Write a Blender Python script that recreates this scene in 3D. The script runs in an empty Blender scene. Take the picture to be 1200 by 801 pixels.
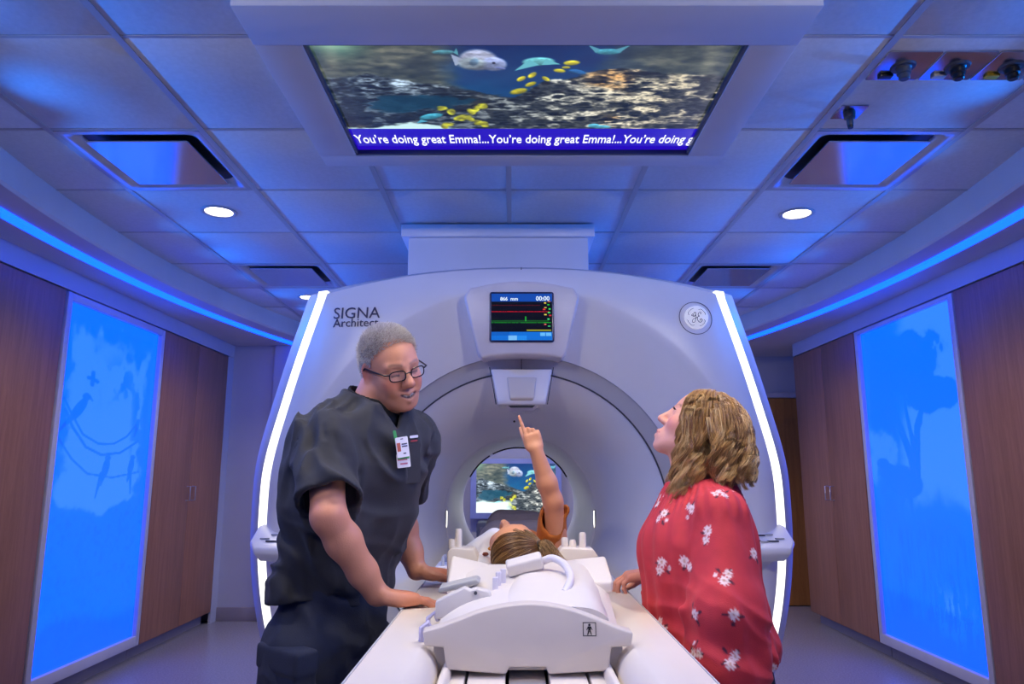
import bpy, bmesh, math, random
import numpy as np
from mathutils import Vector, Matrix

random.seed(7)
RNG = np.random.default_rng(11)
scene = bpy.context.scene
COL = scene.collection
PI = math.pi

# ------------------------------------------------------------------ camera, view, lights
cam_data = bpy.data.cameras.new('camera')
cam_data.sensor_width = 36.0
cam_data.lens = 849.0 * 36.0 / 1200.0
cam_data.clip_start = 0.02
cam = bpy.data.objects.new('camera', cam_data)
cam.location = (0.0, 0.0, 1.27)
cam.rotation_euler = (math.radians(90 + 10.3), 0, 0)
COL.objects.link(cam)
scene.camera = cam
scene.view_settings.view_transform = 'Standard'
scene.view_settings.look = 'None'
scene.view_settings.exposure = 0.08
scene.view_settings.gamma = 1.0
scene.view_settings.use_curve_mapping = False
scene.cycles.use_denoising = True
scene.cycles.max_bounces = 10
scene.cycles.diffuse_bounces = 6
scene.cycles.sample_clamp_indirect = 6.0
scene.cycles.caustics_reflective = False
scene.cycles.caustics_refractive = False

world = bpy.data.worlds.new('world')
world.use_nodes = True
world.node_tree.nodes['Background'].inputs[0].default_value = (0.30, 0.32, 0.5, 1)
world.node_tree.nodes['Background'].inputs[1].default_value = 0.1
scene.world = world

BLUE_PANEL = 3.6       # strength of the two backlit glass panels
BLUE_COVE = 8.0       # strength of the cove strips
LAMP_W = 30.0
COVE_FILL_W = 25.0          # watts of one unseen spot added along the soffit for blue wash          
GANTRY_STRIP = 1.7

# ------------------------------------------------------------------ helpers
def srgb(r, g, b):
    def f(c):
        c /= 255.0
        return c / 12.92 if c <= 0.04045 else ((c + 0.055) / 1.055) ** 2.4
    return (f(r), f(g), f(b))

def lin(a):
    a = np.asarray(a, dtype=np.float64)
    return np.where(a <= 0.04045, a / 12.92, ((np.maximum(a, 0) + 0.055) / 1.055) ** 2.4)

MATS = {}
def mat(name, col, rough=0.5, metal=0.0, var=0.06, scale=8.0, bump=0.0, bscale=60.0, spec=0.5, coat=0.0,
        stretch=(1, 1, 1), sheen=0.0, sss=0.0, emit=None, estr=0.0, trans=0.0, attr=None):
    if name in MATS:
        return MATS[name]
    m = bpy.data.materials.new(name)
    m.use_nodes = True
    nt = m.node_tree; N = nt.nodes; L = nt.links
    b = N['Principled BSDF']
    b.inputs['Roughness'].default_value = rough
    b.inputs['Metallic'].default_value = metal
    b.inputs['Specular IOR Level'].default_value = spec
    b.inputs['Coat Weight'].default_value = coat
    b.inputs['Sheen Weight'].default_value = sheen
    b.inputs['Transmission Weight'].default_value = trans
    if sss:
        b.inputs['Subsurface Weight'].default_value = sss
        b.inputs['Subsurface Radius'].default_value = (0.012, 0.005, 0.003)
        b.inputs['Subsurface Scale'].default_value = 1.0
    tc = N.new('ShaderNodeTexCoord')
    mp = N.new('ShaderNodeMapping'); mp.inputs['Scale'].default_value = stretch
    L.new(tc.outputs['Object'], mp.inputs['Vector'])
    nz = N.new('ShaderNodeTexNoise'); nz.inputs['Scale'].default_value = scale
    nz.inputs['Detail'].default_value = 5.0
    L.new(mp.outputs['Vector'], nz.inputs['Vector'])
    rp = N.new('ShaderNodeValToRGB')
    rp.color_ramp.elements[0].position = 0.3; rp.color_ramp.elements[1].position = 0.7
    lo = [max(0, c * (1 - var)) for c in col]; hi = [min(1, c * (1 + var)) for c in col]
    rp.color_ramp.elements[0].color = (*lo, 1); rp.color_ramp.elements[1].color = (*hi, 1)
    L.new(nz.outputs['Fac'], rp.inputs['Fac'])
    if attr:
        at = N.new('ShaderNodeAttribute'); at.attribute_name = attr
        mx = N.new('ShaderNodeMix'); mx.data_type = 'RGBA'; mx.blend_type = 'MULTIPLY'
        mx.inputs[0].default_value = 1.0
        L.new(at.outputs['Color'], mx.inputs[6]); L.new(rp.outputs['Color'], mx.inputs[7])
        L.new(mx.outputs[2], b.inputs['Base Color'])
    else:
        L.new(rp.outputs['Color'], b.inputs['Base Color'])
    if bump:
        n2 = N.new('ShaderNodeTexNoise'); n2.inputs['Scale'].default_value = bscale
        n2.inputs['Detail'].default_value = 3.0
        L.new(mp.outputs['Vector'], n2.inputs['Vector'])
        bp = N.new('ShaderNodeBump'); bp.inputs['Strength'].default_value = bump
        bp.inputs['Distance'].default_value = 0.004
        L.new(n2.outputs['Fac'], bp.inputs['Height']); L.new(bp.outputs['Normal'], b.inputs['Normal'])
    if emit:
        b.inputs['Emission Color'].default_value = (*emit, 1); b.inputs['Emission Strength'].default_value = estr
    MATS[name] = m
    return m

def mat_emit_attr(name, strength=1.0, gloss=0.15):
    """a lit screen: shows the colour attribute 'Col' as light, with a smooth glass front"""
    m = bpy.data.materials.new(name); m.use_nodes = True
    N = m.node_tree.nodes; L = m.node_tree.links
    b = N['Principled BSDF']
    b.inputs['Base Color'].default_value = (0.01, 0.01, 0.012, 1)
    b.inputs['Roughness'].default_value = gloss
    at = N.new('ShaderNodeAttribute'); at.attribute_name = 'Col'
    L.new(at.outputs['Color'], b.inputs['Emission Color'])
    b.inputs['Emission Strength'].default_value = strength
    return m

def mat_emit(name, col, strength):
    if name in MATS: return MATS[name]
    m = bpy.data.materials.new(name); m.use_nodes = True
    b = m.node_tree.nodes['Principled BSDF']
    b.inputs['Base Color'].default_value = (0.05, 0.05, 0.05, 1)
    b.inputs['Roughness'].default_value = 0.4
    b.inputs['Emission Color'].default_value = (*col, 1)
    b.inputs['Emission Strength'].default_value = strength
    MATS[name] = m
    return m

def tag(o, label=None, cat=None, group=None, kind=None):
    if label: o['label'] = label
    if cat: o['category'] = cat
    if group: o['group'] = group
    if kind: o['kind'] = kind
    return o

def empty(name, loc, label=None, cat=None, group=None, kind=None):
    o = bpy.data.objects.new(name, None)
    o.empty_display_size = 0.05
    COL.objects.link(o); o.location = loc
    return tag(o, label, cat, group, kind)

def link(name, me, m, parent=None, smooth=False):
    o = bpy.data.objects.new(name, me)
    COL.objects.link(o)
    if m is not None and len(me.materials) == 0:
        me.materials.append(m)
    if parent is not None:
        o.parent = parent
        if parent.type == 'EMPTY':
            o.matrix_parent_inverse = Matrix.Translation(-Vector(parent.location))
    if smooth:
        me.polygons.foreach_set('use_smooth', np.ones(len(me.polygons), dtype=bool))
    return o

def mesh_np(name, V, F, col=None):
    """V (n,3) array, F (m,4) or (m,3) int array"""
    V = np.ascontiguousarray(V, dtype=np.float32); F = np.ascontiguousarray(F, dtype=np.int32)
    me = bpy.data.meshes.new(name)
    k = F.shape[1]
    me.vertices.add(len(V)); me.vertices.foreach_set('co', V.ravel())
    me.loops.add(F.size); me.loops.foreach_set('vertex_index', F.ravel())
    me.polygons.add(len(F))
    me.polygons.foreach_set('loop_start', np.arange(0, F.size, k, dtype=np.int32))
    try: me.polygons.foreach_set('loop_total', np.full(len(F), k, dtype=np.int32))
    except Exception: pass
    me.update(calc_edges=True)
    if col is not None:
        ca = me.color_attributes.new('Col', 'FLOAT_COLOR', 'POINT')
        c4 = np.ones((len(V), 4), dtype=np.float32); c4[:, :3] = col
        ca.data.foreach_set('color', c4.ravel())
    return me

class MB:
    """collects simple solids into one mesh"""
    def __init__(self): self.v = []; self.f = []
    def add(self, vs, fs):
        n = len(self.v); self.v += [tuple(p) for p in vs]; self.f += [tuple(i + n for i in q) for q in fs]; return self
    def box(self, lo, hi, M=None):
        (a, b, c), (d, e, f) = lo, hi
        vs = [(a, b, c), (d, b, c), (d, e, c), (a, e, c), (a, b, f), (d, b, f), (d, e, f), (a, e, f)]
        if M is not None: vs = [tuple(M @ Vector(p)) for p in vs]
        return self.add(vs, [(3, 2, 1, 0), (4, 5, 6, 7), (0, 1, 5, 4), (1, 2, 6, 5), (2, 3, 7, 6), (3, 0, 4, 7)])
    def loft(self, rings, closed=True, cap0=True, cap1=True):
        n = len(rings[0]); vs = [p for r in rings for p in r]; fs = []
        for i in range(len(rings) - 1):
            for j in range(n if closed else n - 1):
                k = (j + 1) % n
                fs.append((i * n + j, i * n + k, (i + 1) * n + k, (i + 1) * n + j))
        if cap0: fs.append(tuple(range(n - 1, -1, -1)))
        if cap1: fs.append(tuple((len(rings) - 1) * n + j for j in range(n)))
        return self.add(vs, fs)
    def tube(self, path, r, n=10, cap=True):
        pts = [Vector(p) for p in path]; rings = []
        rr = r if hasattr(r, '__len__') else [r] * len(pts)
        prev = None
        for i, p in enumerate(pts):
            t = (pts[min(i + 1, len(pts) - 1)] - pts[max(i - 1, 0)]).normalized()
            if prev is None:
                a = Vector((0, 0, 1)) if abs(t.z) < 0.9 else Vector((1, 0, 0))
                u = t.cross(a).normalized()
            else:
                u = (prev - t * prev.dot(t)).normalized()
            prev = u; w = t.cross(u)
            rings.append([tuple(p + (u * math.cos(2 * PI * j / n) + w * math.sin(2 * PI * j / n)) * rr[i]) for j in range(n)])
        return self.loft(rings, True, cap, cap)
    def cyl(self, a, b, r, n=24, r2=None):
        return self.tube([a, b], [r, r if r2 is None else r2], n)
    def lathe(self, prof, c, axis='Z', n=48, a0=0, a1=2 * PI):
        """prof: list of (radius, along)"""
        full = abs(a1 - a0 - 2 * PI) < 1e-6
        rings = []
        m = n if full else n + 1
        for j in range(m):
            a = a0 + (a1 - a0) * j / n
            ring = []
            for r, h in prof:
                if axis == 'Z': ring.append((c[0] + r * math.cos(a), c[1] + r * math.sin(a), c[2] + h))
                else: ring.append((c[0] + r * math.cos(a), c[1] + h, c[2] + r * math.sin(a)))
            rings.append(ring)
        k = len(prof); vs = [p for r in rings for p in r]; fs = []
        for j in range(m if full else m - 1):
            q = (j + 1) % m
            for i in range(k - 1):
                fs.append((j * k + i, q * k + i, q * k + i + 1, j * k + i + 1))
        return self.add(vs, fs)
    def prism(self, poly, y0, y1, plane='XZ'):
        """polygon extruded; XZ polygon along Y, XY along Z, YZ along X"""
        def P(a, b, h):
            return (a, h, b) if plane == 'XZ' else ((a, b, h) if plane == 'XY' else (h, a, b))
        return self.loft([[P(a, b, y0) for a, b in poly], [P(a, b, y1) for a, b in poly]])
    def mesh(self, name, bevel=0, seg=2, angle=35, fix=True):
        me = bpy.data.meshes.new(name); me.from_pydata(self.v, [], self.f); me.update()
        bm = bmesh.new(); bm.from_mesh(me)
        if fix: bmesh.ops.recalc_face_normals(bm, faces=bm.faces)
        if bevel:
            es = [e for e in bm.edges if len(e.link_faces) == 2 and e.calc_face_angle(0) > math.radians(angle)]
            bmesh.ops.bevel(bm, geom=es, offset=bevel, segments=seg, affect='EDGES', profile=0.5, clamp_overlap=True)
        for f in bm.faces: f.smooth = bool(bevel)
        bm.to_mesh(me); bm.free(); return me
    def obj(self, name, m, parent=None, bevel=0, seg=2, smooth=None, angle=35):
        me = self.mesh(name, bevel, seg, angle)
        o = link(name, me, m, parent)
        if smooth:
            me.polygons.foreach_set('use_smooth', np.ones(len(me.polygons), dtype=bool))
            try: me.set_sharp_from_angle(angle=math.radians(smooth if smooth > 1 else 40))
            except Exception: pass
        elif bevel:
            try: me.set_sharp_from_angle(angle=math.radians(50))
            except Exception: pass
        return o

def box(name, lo, hi, m, parent=None, bevel=0):
    return MB().box(lo, hi).obj(name, m, parent, bevel)

def rrect(x0, x1, z0, z1, r, n=5):
    pts = []
    for cx, cz, a in ((x1 - r, z1 - r, 0), (x0 + r, z1 - r, PI / 2), (x0 + r, z0 + r, PI), (x1 - r, z0 + r, 1.5 * PI)):
        for i in range(n + 1):
            t = a + PI / 2 * i / n
            pts.append((cx + r * math.cos(t), cz + r * math.sin(t)))
    return pts

def text_mesh(name, s, size, M, m, parent, depth=0.0008, bold=0.0, width=None, keep_height=False):
    cu = bpy.data.curves.new(name, 'FONT'); cu.body = s; cu.size = size; cu.extrude = depth; cu.offset = bold
    cu.resolution_u = 3
    o = bpy.data.objects.new(name, cu); COL.objects.link(o)
    dg = bpy.context.evaluated_depsgraph_get()
    me = bpy.data.meshes.new_from_object(o.evaluated_get(dg))
    bpy.data.objects.remove(o)
    if width:
        xs = [v.co.x for v in me.vertices]; s = width / (max(xs) - min(xs))
        M = M @ Matrix.Diagonal((s, 1 if keep_height else s, 1, 1)) @ Matrix.Translation((-min(xs), 0, 0))
    me.transform(M)
    me.materials.clear()
    return link(name, me, m, parent)

def fcurve(pts):
    """smooth interpolation through (x, y) points"""
    xs = np.array([p[0] for p in pts], float); ys = np.array([p[1] for p in pts], float)
    d = np.gradient(ys, xs)
    def f(x):
        x = np.clip(x, xs[0], xs[-1]); i = np.clip(np.searchsorted(xs, x) - 1, 0, len(xs) - 2)
        h = xs[i + 1] - xs[i]; t = (x - xs[i]) / h
        return ((2 * t**3 - 3 * t**2 + 1) * ys[i] + (t**3 - 2 * t**2 + t) * h * d[i]
                + (-2 * t**3 + 3 * t**2) * ys[i + 1] + (t**3 - t**2) * h * d[i + 1])
    return f

# value noise on arrays (for painting flat prints and shaping cloth)
_T = RNG.random((64, 64, 64)).astype(np.float32)
def vnoise(x, y, z=0.0):
    x, y, z = np.broadcast_arrays(np.asarray(x, np.float32), np.asarray(y, np.float32), np.asarray(z, np.float32))
    xi = np.floor(x).astype(np.int32); yi = np.floor(y).astype(np.int32); zi = np.floor(z).astype(np.int32)
    u = x - xi; v = y - yi; w = z - zi
    u = u * u * (3 - 2 * u); v = v * v * (3 - 2 * v); w = w * w * (3 - 2 * w)
    def g(a, b, c): return _T[(xi + a) & 63, (yi + b) & 63, (zi + c) & 63]
    return ((g(0, 0, 0) * (1 - u) + g(1, 0, 0) * u) * (1 - v) + (g(0, 1, 0) * (1 - u) + g(1, 1, 0) * u) * v) * (1 - w) + \
           ((g(0, 0, 1) * (1 - u) + g(1, 0, 1) * u) * (1 - v) + (g(0, 1, 1) * (1 - u) + g(1, 1, 1) * u) * v) * w
def fbm(x, y, z=0.0, o=5):
    s = 0; a = 0.5
    for i in range(o):
        s = s + a * vnoise(x * 2**i + 17 * i, y * 2**i + 5 * i, z); a *= 0.5
    return s
def sstep(a, b, x):
    t = np.clip((x - a) / (b - a), 0, 1); return t * t * (3 - 2 * t)

# ------------------------------------------------------------------ materials
M_WALL = mat('wall_paint', srgb(186, 184, 188), 0.6, var=0.03, scale=3, bump=0.05, bscale=220)
M_TILE = mat('ceiling_tile', srgb(200, 200, 204), 0.85, var=0.05, scale=60, bump=0.25, bscale=420)
M_BAR = mat('ceiling_bar', srgb(176, 174, 176), 0.45, var=0.02)
M_SOFFIT = mat('soffit_paint', srgb(200, 197, 200), 0.6, var=0.03, scale=4)
M_WHITE = mat('white_plastic', srgb(234, 232, 236), 0.32, var=0.02, scale=5, spec=0.5)
M_TABLEW = mat('table_plastic', srgb(220, 211, 202), 0.34, var=0.02, scale=6)
M_GREYRING = mat('grey_ring', srgb(186, 186, 194), 0.4, var=0.03)
M_BLACK = mat('black_plastic', srgb(16, 16, 20), 0.4, var=0.1)
M_DARKGREY = mat('dark_grey', srgb(70, 72, 80), 0.5, var=0.06)
M_LTGREY = mat('light_grey', srgb(180, 180, 186), 0.4, var=0.03)
M_STEEL = mat('brushed_steel', srgb(190, 190, 195), 0.22, metal=1.0, var=0.05, scale=30, stretch=(1, 20, 1))
M_ALU = mat('aluminium', srgb(200, 200, 205), 0.3, metal=0.9, var=0.04)
M_BASE = mat('baseboard_vinyl', srgb(150, 140, 140), 0.5, var=0.04)
M_INK = mat('printed_ink', srgb(70, 66, 92), 0.5, var=0.02)
M_INKBLACK = mat('printed_black', srgb(25, 24, 26), 0.5, var=0.02)

def wood(name, a, b, stretch=(9, 9, 0.55)):
    m = bpy.data.materials.new(name); m.use_nodes = True
    N = m.node_tree.nodes; L = m.node_tree.links; p = N['Principled BSDF']
    tc = N.new('ShaderNodeTexCoord'); mp = N.new('ShaderNodeMapping'); mp.inputs['Scale'].default_value = stretch
    L.new(tc.outputs['Object'], mp.inputs['Vector'])
    n1 = N.new('ShaderNodeTexNoise'); n1.inputs['Scale'].default_value = 4; n1.inputs['Detail'].default_value = 8
    n1.inputs['Distortion'].default_value = 0.6
    n2 = N.new('ShaderNodeTexNoise'); n2.inputs['Scale'].default_value = 40; n2.inputs['Detail'].default_value = 4
    L.new(mp.outputs['Vector'], n1.inputs['Vector']); L.new(mp.outputs['Vector'], n2.inputs['Vector'])
    mx = N.new('ShaderNodeMath'); mx.operation = 'MULTIPLY_ADD'; mx.inputs[1].default_value = 0.35
    L.new(n2.outputs['Fac'], mx.inputs[0])
    sc = N.new('ShaderNodeMath'); sc.operation = 'MULTIPLY'; sc.inputs[1].default_value = 0.65
    L.new(n1.outputs['Fac'], sc.inputs[0]); L.new(sc.outputs[0], mx.inputs[2])
    r = N.new('ShaderNodeValToRGB'); r.color_ramp.elements[0].position = 0.35; r.color_ramp.elements[1].position = 0.68
    r.color_ramp.elements[0].color = (*a, 1); r.color_ramp.elements[1].color = (*b, 1)
    L.new(mx.outputs[0], r.inputs['Fac']); L.new(r.outputs['Color'], p.inputs['Base Color'])
    p.inputs['Roughness'].default_value = 0.42
    bp = N.new('ShaderNodeBump'); bp.inputs['Strength'].default_value = 0.05; bp.inputs['Distance'].default_value = 0.002
    L.new(mx.outputs[0], bp.inputs['Height']); L.new(bp.outputs['Normal'], p.inputs['Normal'])
    return m
M_WOOD = wood('maple_laminate', srgb(150, 98, 70), srgb(176, 120, 88))
M_DOORWOOD = wood('oak_door', srgb(168, 104, 44), srgb(198, 132, 62))

def floor_mat():
    m = bpy.data.materials.new('sheet_vinyl'); m.use_nodes = True
    N = m.node_tree.nodes; L = m.node_tree.links; p = N['Principled BSDF']
    tc = N.new('ShaderNodeTexCoord')
    n1 = N.new('ShaderNodeTexNoise'); n1.inputs['Scale'].default_value = 90; n1.inputs['Detail'].default_value = 3
    n2 = N.new('ShaderNodeTexNoise'); n2.inputs['Scale'].default_value = 1.5; n2.inputs['Detail'].default_value = 3
    L.new(tc.outputs['Object'], n1.inputs['Vector']); L.new(tc.outputs['Object'], n2.inputs['Vector'])
    r = N.new('ShaderNodeValToRGB')
    r.color_ramp.elements[0].position = 0.3; r.color_ramp.elements[1].position = 0.75
    r.color_ramp.elements[0].color = (*srgb(142, 136, 136), 1); r.color_ramp.elements[1].color = (*srgb(166, 160, 160), 1)
    L.new(n1.outputs['Fac'], r.inputs['Fac']); L.new(r.outputs['Color'], p.inputs['Base Color'])
    rr = N.new('ShaderNodeMapRange'); rr.inputs[3].default_value = 0.22; rr.inputs[4].default_value = 0.27
    L.new(n2.outputs['Fac'], rr.inputs[0]); L.new(rr.outputs[0], p.inputs['Roughness'])
    return m
M_FLOOR = floor_mat()
# ------------------------------------------------------------------ room shell
ZC = 2.59
WX = 3.2          # outer walls
CX = 2.6          # front plane of cabinets and panels
YB, YF = 7.45, -2.4
def struct(name, lo, hi, m, parent=None, bevel=0):
    o = box(name, lo, hi, m, parent, bevel); o['kind'] = 'structure'; return o

floor = struct('floor', (-WX - .1, YF - .1, -0.06), (WX + .1, YB + .1, 0.0), M_FLOOR)
tag(floor, 'pale grey glossy sheet vinyl floor', 'floor')
wl = struct('wall_left', (-WX - .1, YF, 0), (-WX, YB, 2.75), M_WALL); tag(wl, 'painted wall behind the cabinets beside the man', 'wall')
wr = struct('wall_right', (WX, YF, 0), (WX + .1, YB, 2.75), M_WALL); tag(wr, 'painted wall behind the cabinets beside the woman', 'wall')
wb = struct('wall_back', (-WX, YB, 0), (WX, YB + .1, 2.75), M_WALL); tag(wb, 'far lavender wall behind the scanner', 'wall')
wf = struct('wall_front', (-WX, YF - .1, 0), (WX, YF, 2.75), M_WALL); tag(wf, 'plain wall behind the camera', 'wall')
wn = struct('wall_nook', (-WX, 6.70, 0), (-1.55, YB, 2.75), M_WALL); tag(wn, 'short white wall between wood cabinets and scanner', 'wall')
wp = struct('wall_pilaster', (-2.21, 6.66, 0.0), (-1.55, 6.70, 2.75), M_WALL); tag(wp, 'shallow white pilaster on the short far wall', 'wall')
bb = MB().box((-2.6, 6.685, 0.0), (-2.21, 6.70, 0.115)).box((-2.222, 6.645, 0), (-1.55, 6.66, 0.115)).obj('baseboard_nook', M_BASE, None, 0.003)
tag(bb, 'greyish vinyl baseboard under the short white wall', 'baseboard', kind='structure')
b2 = MB().box((-1.55, YB - .015, 0), (2.60, YB, 0.115)).obj('baseboard_back', M_BASE, None, 0.003)
tag(b2, 'greyish vinyl baseboard under the far wall', 'baseboard', kind='structure')

# ceiling: slab above, tiles and tee bars below it as pieces
ceiling = struct('ceiling', (-WX, YF, ZC + 0.03), (WX, YB, ZC + 0.12), mat('ceiling_slab', srgb(205, 203, 205), 0.8))
tag(ceiling, 'suspended white tile ceiling washed in blue light', 'ceiling')
GX = [-0.015 + 0.598 * k for k in range(-4, 5)]
GY = [2.02 + 0.612 * k for k in range(-1, 9)]
VENTS = {(-3, 1), (1, 1), (-3, 4), (1, 4)}     # (ix - 4, iy) tiles replaced by diffusers; filled below
vent_cells = set()
def cell(x, y):
    i = max(k for k in range(len(GX) - 1) if GX[k] <= x); j = max(k for k in range(len(GY) - 1) if GY[k] <= y)
    return i, j
for p in ((-1.5, 2.9), (1.48, 2.9), (-1.5, 4.75), (1.48, 4.75)):
    vent_cells.add(cell(*p))
lamp_holes = {cell(-1.50, 3.53): (-1.50, 3.53), cell(1.47, 3.56): (1.47, 3.56), cell(-1.54, 5.36): (-1.54, 5.36), cell(1.50, 5.36): (1.50, 5.36)}
DL_R = 0.075
def tile_mesh(x0, x1, y0, y1, hole=None):
    g = 0.006; z0, z1 = ZC, ZC + 0.02
    x0 += g; x1 -= g; y0 += g; y1 -= g
    if hole is None:
        return MB().box((x0, y0, z0 + .0), (x1, y1, z1)).mesh('ceiling_tile', 0.003, 1)
    cx, cy = hole; n = 32
    ring = [(cx + DL_R * math.cos(2 * PI * k / n), cy + DL_R * math.sin(2 * PI * k / n)) for k in range(n)]
    outer = []
    for k in range(n):
        c, s = math.cos(2 * PI * k / n), math.sin(2 * PI * k / n)
        t = min(((x1 - cx) / c if c > 1e-6 else (x0 - cx) / c if c < -1e-6 else 9), ((y1 - cy) / s if s > 1e-6 else (y0 - cy) / s if s < -1e-6 else 9))
        outer.append((cx + t * c, cy + t * s))
    for qx, qy in ((x0, y0), (x0, y1), (x1, y0), (x1, y1)):     # snap nearest outer vertex to each corner
        k = min(range(n), key=lambda i: (outer[i][0] - qx) ** 2 + (outer[i][1] - qy) ** 2); outer[k] = (qx, qy)
    mb = MB()
    mb.loft([[(a, b, z0) for a, b in ring], [(a, b, z0) for a, b in outer], [(a, b, z1) for a, b in outer], [(a, b, z1) for a, b in ring], [(a, b, z0) for a, b in ring]], True, False, False)
    return mb.mesh('ceiling_tile')
_tile = None
for i in range(len(GX) - 1):
    for j in range(len(GY) - 1):
        if (i, j) in vent_cells: continue
        if (i, j) in lamp_holes:
            me = tile_mesh(GX[i], GX[i + 1], GY[j], GY[j + 1], lamp_holes[(i, j)])
            o = link('ceiling_tile', me, M_TILE, ceiling)
        else:
            if _tile is None:
                _tile = tile_mesh(-.299, .299, -.306, .306)
            o = link('ceiling_tile', _tile, M_TILE, ceiling)
            o.location = ((GX[i] + GX[i + 1]) / 2, (GY[j] + GY[j + 1]) / 2, 0)
for x in GX:
    box('ceiling_grid_bar', (x - .012, GY[0], ZC - .004), (x + .012, GY[-1], ZC + .018), M_BAR, ceiling)
for y in GY:
    box('ceiling_grid_bar', (GX[0], y - .006, ZC - .002), (GX[-1], y + .006, ZC + .016), M_BAR, ceiling)
# near part of the ceiling, out of the frame: plain
box('ceiling_field', (-2.45, YF, ZC), (2.45, GY[0] - .006, ZC + .03), M_TILE, ceiling)

def spot(name, loc, w, size=115, blend=.6, rad=.07, col=(1.0, .90, .78), aim=None):
    ld = bpy.data.lights.new(name, 'SPOT'); ld.energy = w; ld.spot_size = math.radians(size); ld.spot_blend = blend
    ld.shadow_soft_size = rad; ld.color = col
    lo = bpy.data.objects.new(name, ld); COL.objects.link(lo); lo.location = loc
    if aim is not None:
        lo.rotation_euler = (Vector(aim) - Vector(loc)).to_track_quat('-Z', 'Y').to_euler()
    return lo
# curved soffits with LED cove strips
def fascia_x(y): return 2.19 - 0.061 * (y - 4.0) ** 2
def strip_x(y): return 2.37 - 0.05 * (y - 3.9) ** 2
ZS = 2.45
M_COVE = mat_emit('blue_cove_light', (0.006 / BLUE_COVE, 0.26 / BLUE_COVE, 1.0), BLUE_COVE)
for s, side, who in ((-1, 'left', 'man'), (1, 'right', 'woman')):
    ys = [YF + (6.70 - YF) * k / 60 for k in range(61)]
    fx = [max(1.2, fascia_x(y)) if y > 2.0 else fascia_x(2.0) - 0.1 * (2.0 - y) * 0 for y in ys]
    # soffit: fascia face and underside with a shallow rounded corner
    rings = []
    for y, x in zip(ys, fx):
        rings.append([(s * x, y, ZC + .03), (s * x, y, ZS + .012), (s * (x + .012), y, ZS), (s * (CX + .02), y, ZS), (s * (CX + .02), y, ZC + .03)])
    so = MB().loft(rings, True).obj('trim_soffit_' + side, M_SOFFIT, None)
    tag(so, 'curved white ceiling soffit above the cabinets on the %s\'s side' % who, 'soffit', kind='structure')
    rings = []
    for k in range(61):
        y = YF + .02 + (6.64 - YF - .02) * k / 60
        x = strip_x(max(y, 2.2))
        rings.append([(s * (x - .038), y, ZS + .002), (s * (x - .038), y, ZS - .006), (s * (x - .028), y, ZS - .012), (s * (x + .028), y, ZS - .012), (s * (x + .038), y, ZS - .006), (s * (x + .038), y, ZS + .002)])
    st = MB().loft(rings, True).obj('cove_light_strip', M_COVE, None)
    tag(st, 'long curved blue light strip in the soffit on the %s\'s side' % who, 'light strip', 'cove light strips')
    for k in range(17):
        y = -1.6 + k * .49
        x = fascia_x(max(y, 2.0)) - .03
        lp = spot('cove_fill_spot', (s * x, y, ZS - .03), COVE_FILL_W, 100, 1.0, .0, (.0, .20, 1.0), aim=(s * (x - 1), y, ZS - .03 - .17))  # unseen added spots; their blue stands in for the strip's throw
        lp.parent = st
    # bulkhead between the cabinets and the soffit
    bh = struct('wall_bulkhead_' + side, (min(s * CX, s * (WX)), YF, 2.335), (max(s * CX, s * WX), 6.70 if s < 0 else 6.62, 2.75), M_WALL)
    tag(bh, 'white bulkhead wall over the cabinets on the %s\'s side' % who, 'wall')
# right far return of the ceiling beyond the cabinets
struct('ceiling_return', (1.2, 6.62, ZS + 0.02), (WX, YB, ZS + .14), M_SOFFIT)
bpy.data.objects['ceiling_return']['label'] = 'low painted ceiling over the door corner'
bpy.data.objects['ceiling_return']['category'] = 'ceiling'

# wood cabinets
def d_handle(parent, x, y, z0, z1, s):
    """slim bar pull on a face at x, pointing to the room (-s)"""
    t = 0.03
    MB().tube([(x, y, z0), (x - s * t, y, z0), (x - s * t, y, z1), (x, y, z1)], 0.005, 8).obj('handle', M_ALU, parent, smooth=40)
def cabinet(s, y0, y1, ndoor, label, handles=True):
    root = empty('wood_cabinet', (s * (CX + WX) / 2, (y0 + y1) / 2, 0), label, 'cabinet', 'tall wood cabinets')
    xs = sorted((s * (CX + .02), s * (WX - .01)))
    box('body', (xs[0], y0, 0.09), (xs[1], y1, 2.33), M_WOOD, root)
    tk = sorted((s * (CX + .08), s * (WX - .01)))
    box('toe_kick', (tk[0], y0, 0), (tk[1], y1, 0.09), M_BASE, root)
    w = (y1 - y0) / ndoor
    for k in range(ndoor):
        a, b = y0 + k * w + .0025, y0 + (k + 1) * w - .0025
        dx = sorted((s * CX, s * (CX + .0195)))
        d = box('door', (dx[0], a, 0.10), (dx[1], b, 2.325), M_WOOD, root, 0.002)
        if handles:
            hy = b - .045 if k % 2 == 0 else a + .045
            d_handle(d, s * CX, hy, 1.06, 1.17, s)
cabinet(-1, 5.345, 6.565, 2, 'double-door wood cabinet between blue glass panel and short white wall, man\'s side')
cabinet(1, 5.425, 6.62, 2, 'double-door wood cabinet beside blue glass panel, nearest the oak door')
cabinet(-1, 2.89, 4.11, 2, 'tall wood cabinet nearer than the bird panel, cut by the frame')
cabinet(1, 2.95, 4.155, 2, 'tall wood cabinet nearer than the ostrich panel, cut by the frame')
# nearer cabinets, mostly out of frame
for s, yy in ((-1, 2.89), (1, 2.95)):
    pass
fl = box('cabinet_filler', (-CX - .02, 6.568, 0.0), (-CX + .0, 6.70, 2.33), M_WALL); tag(fl, 'narrow white filler strip between cabinet end and short wall', 'filler strip')
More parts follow.
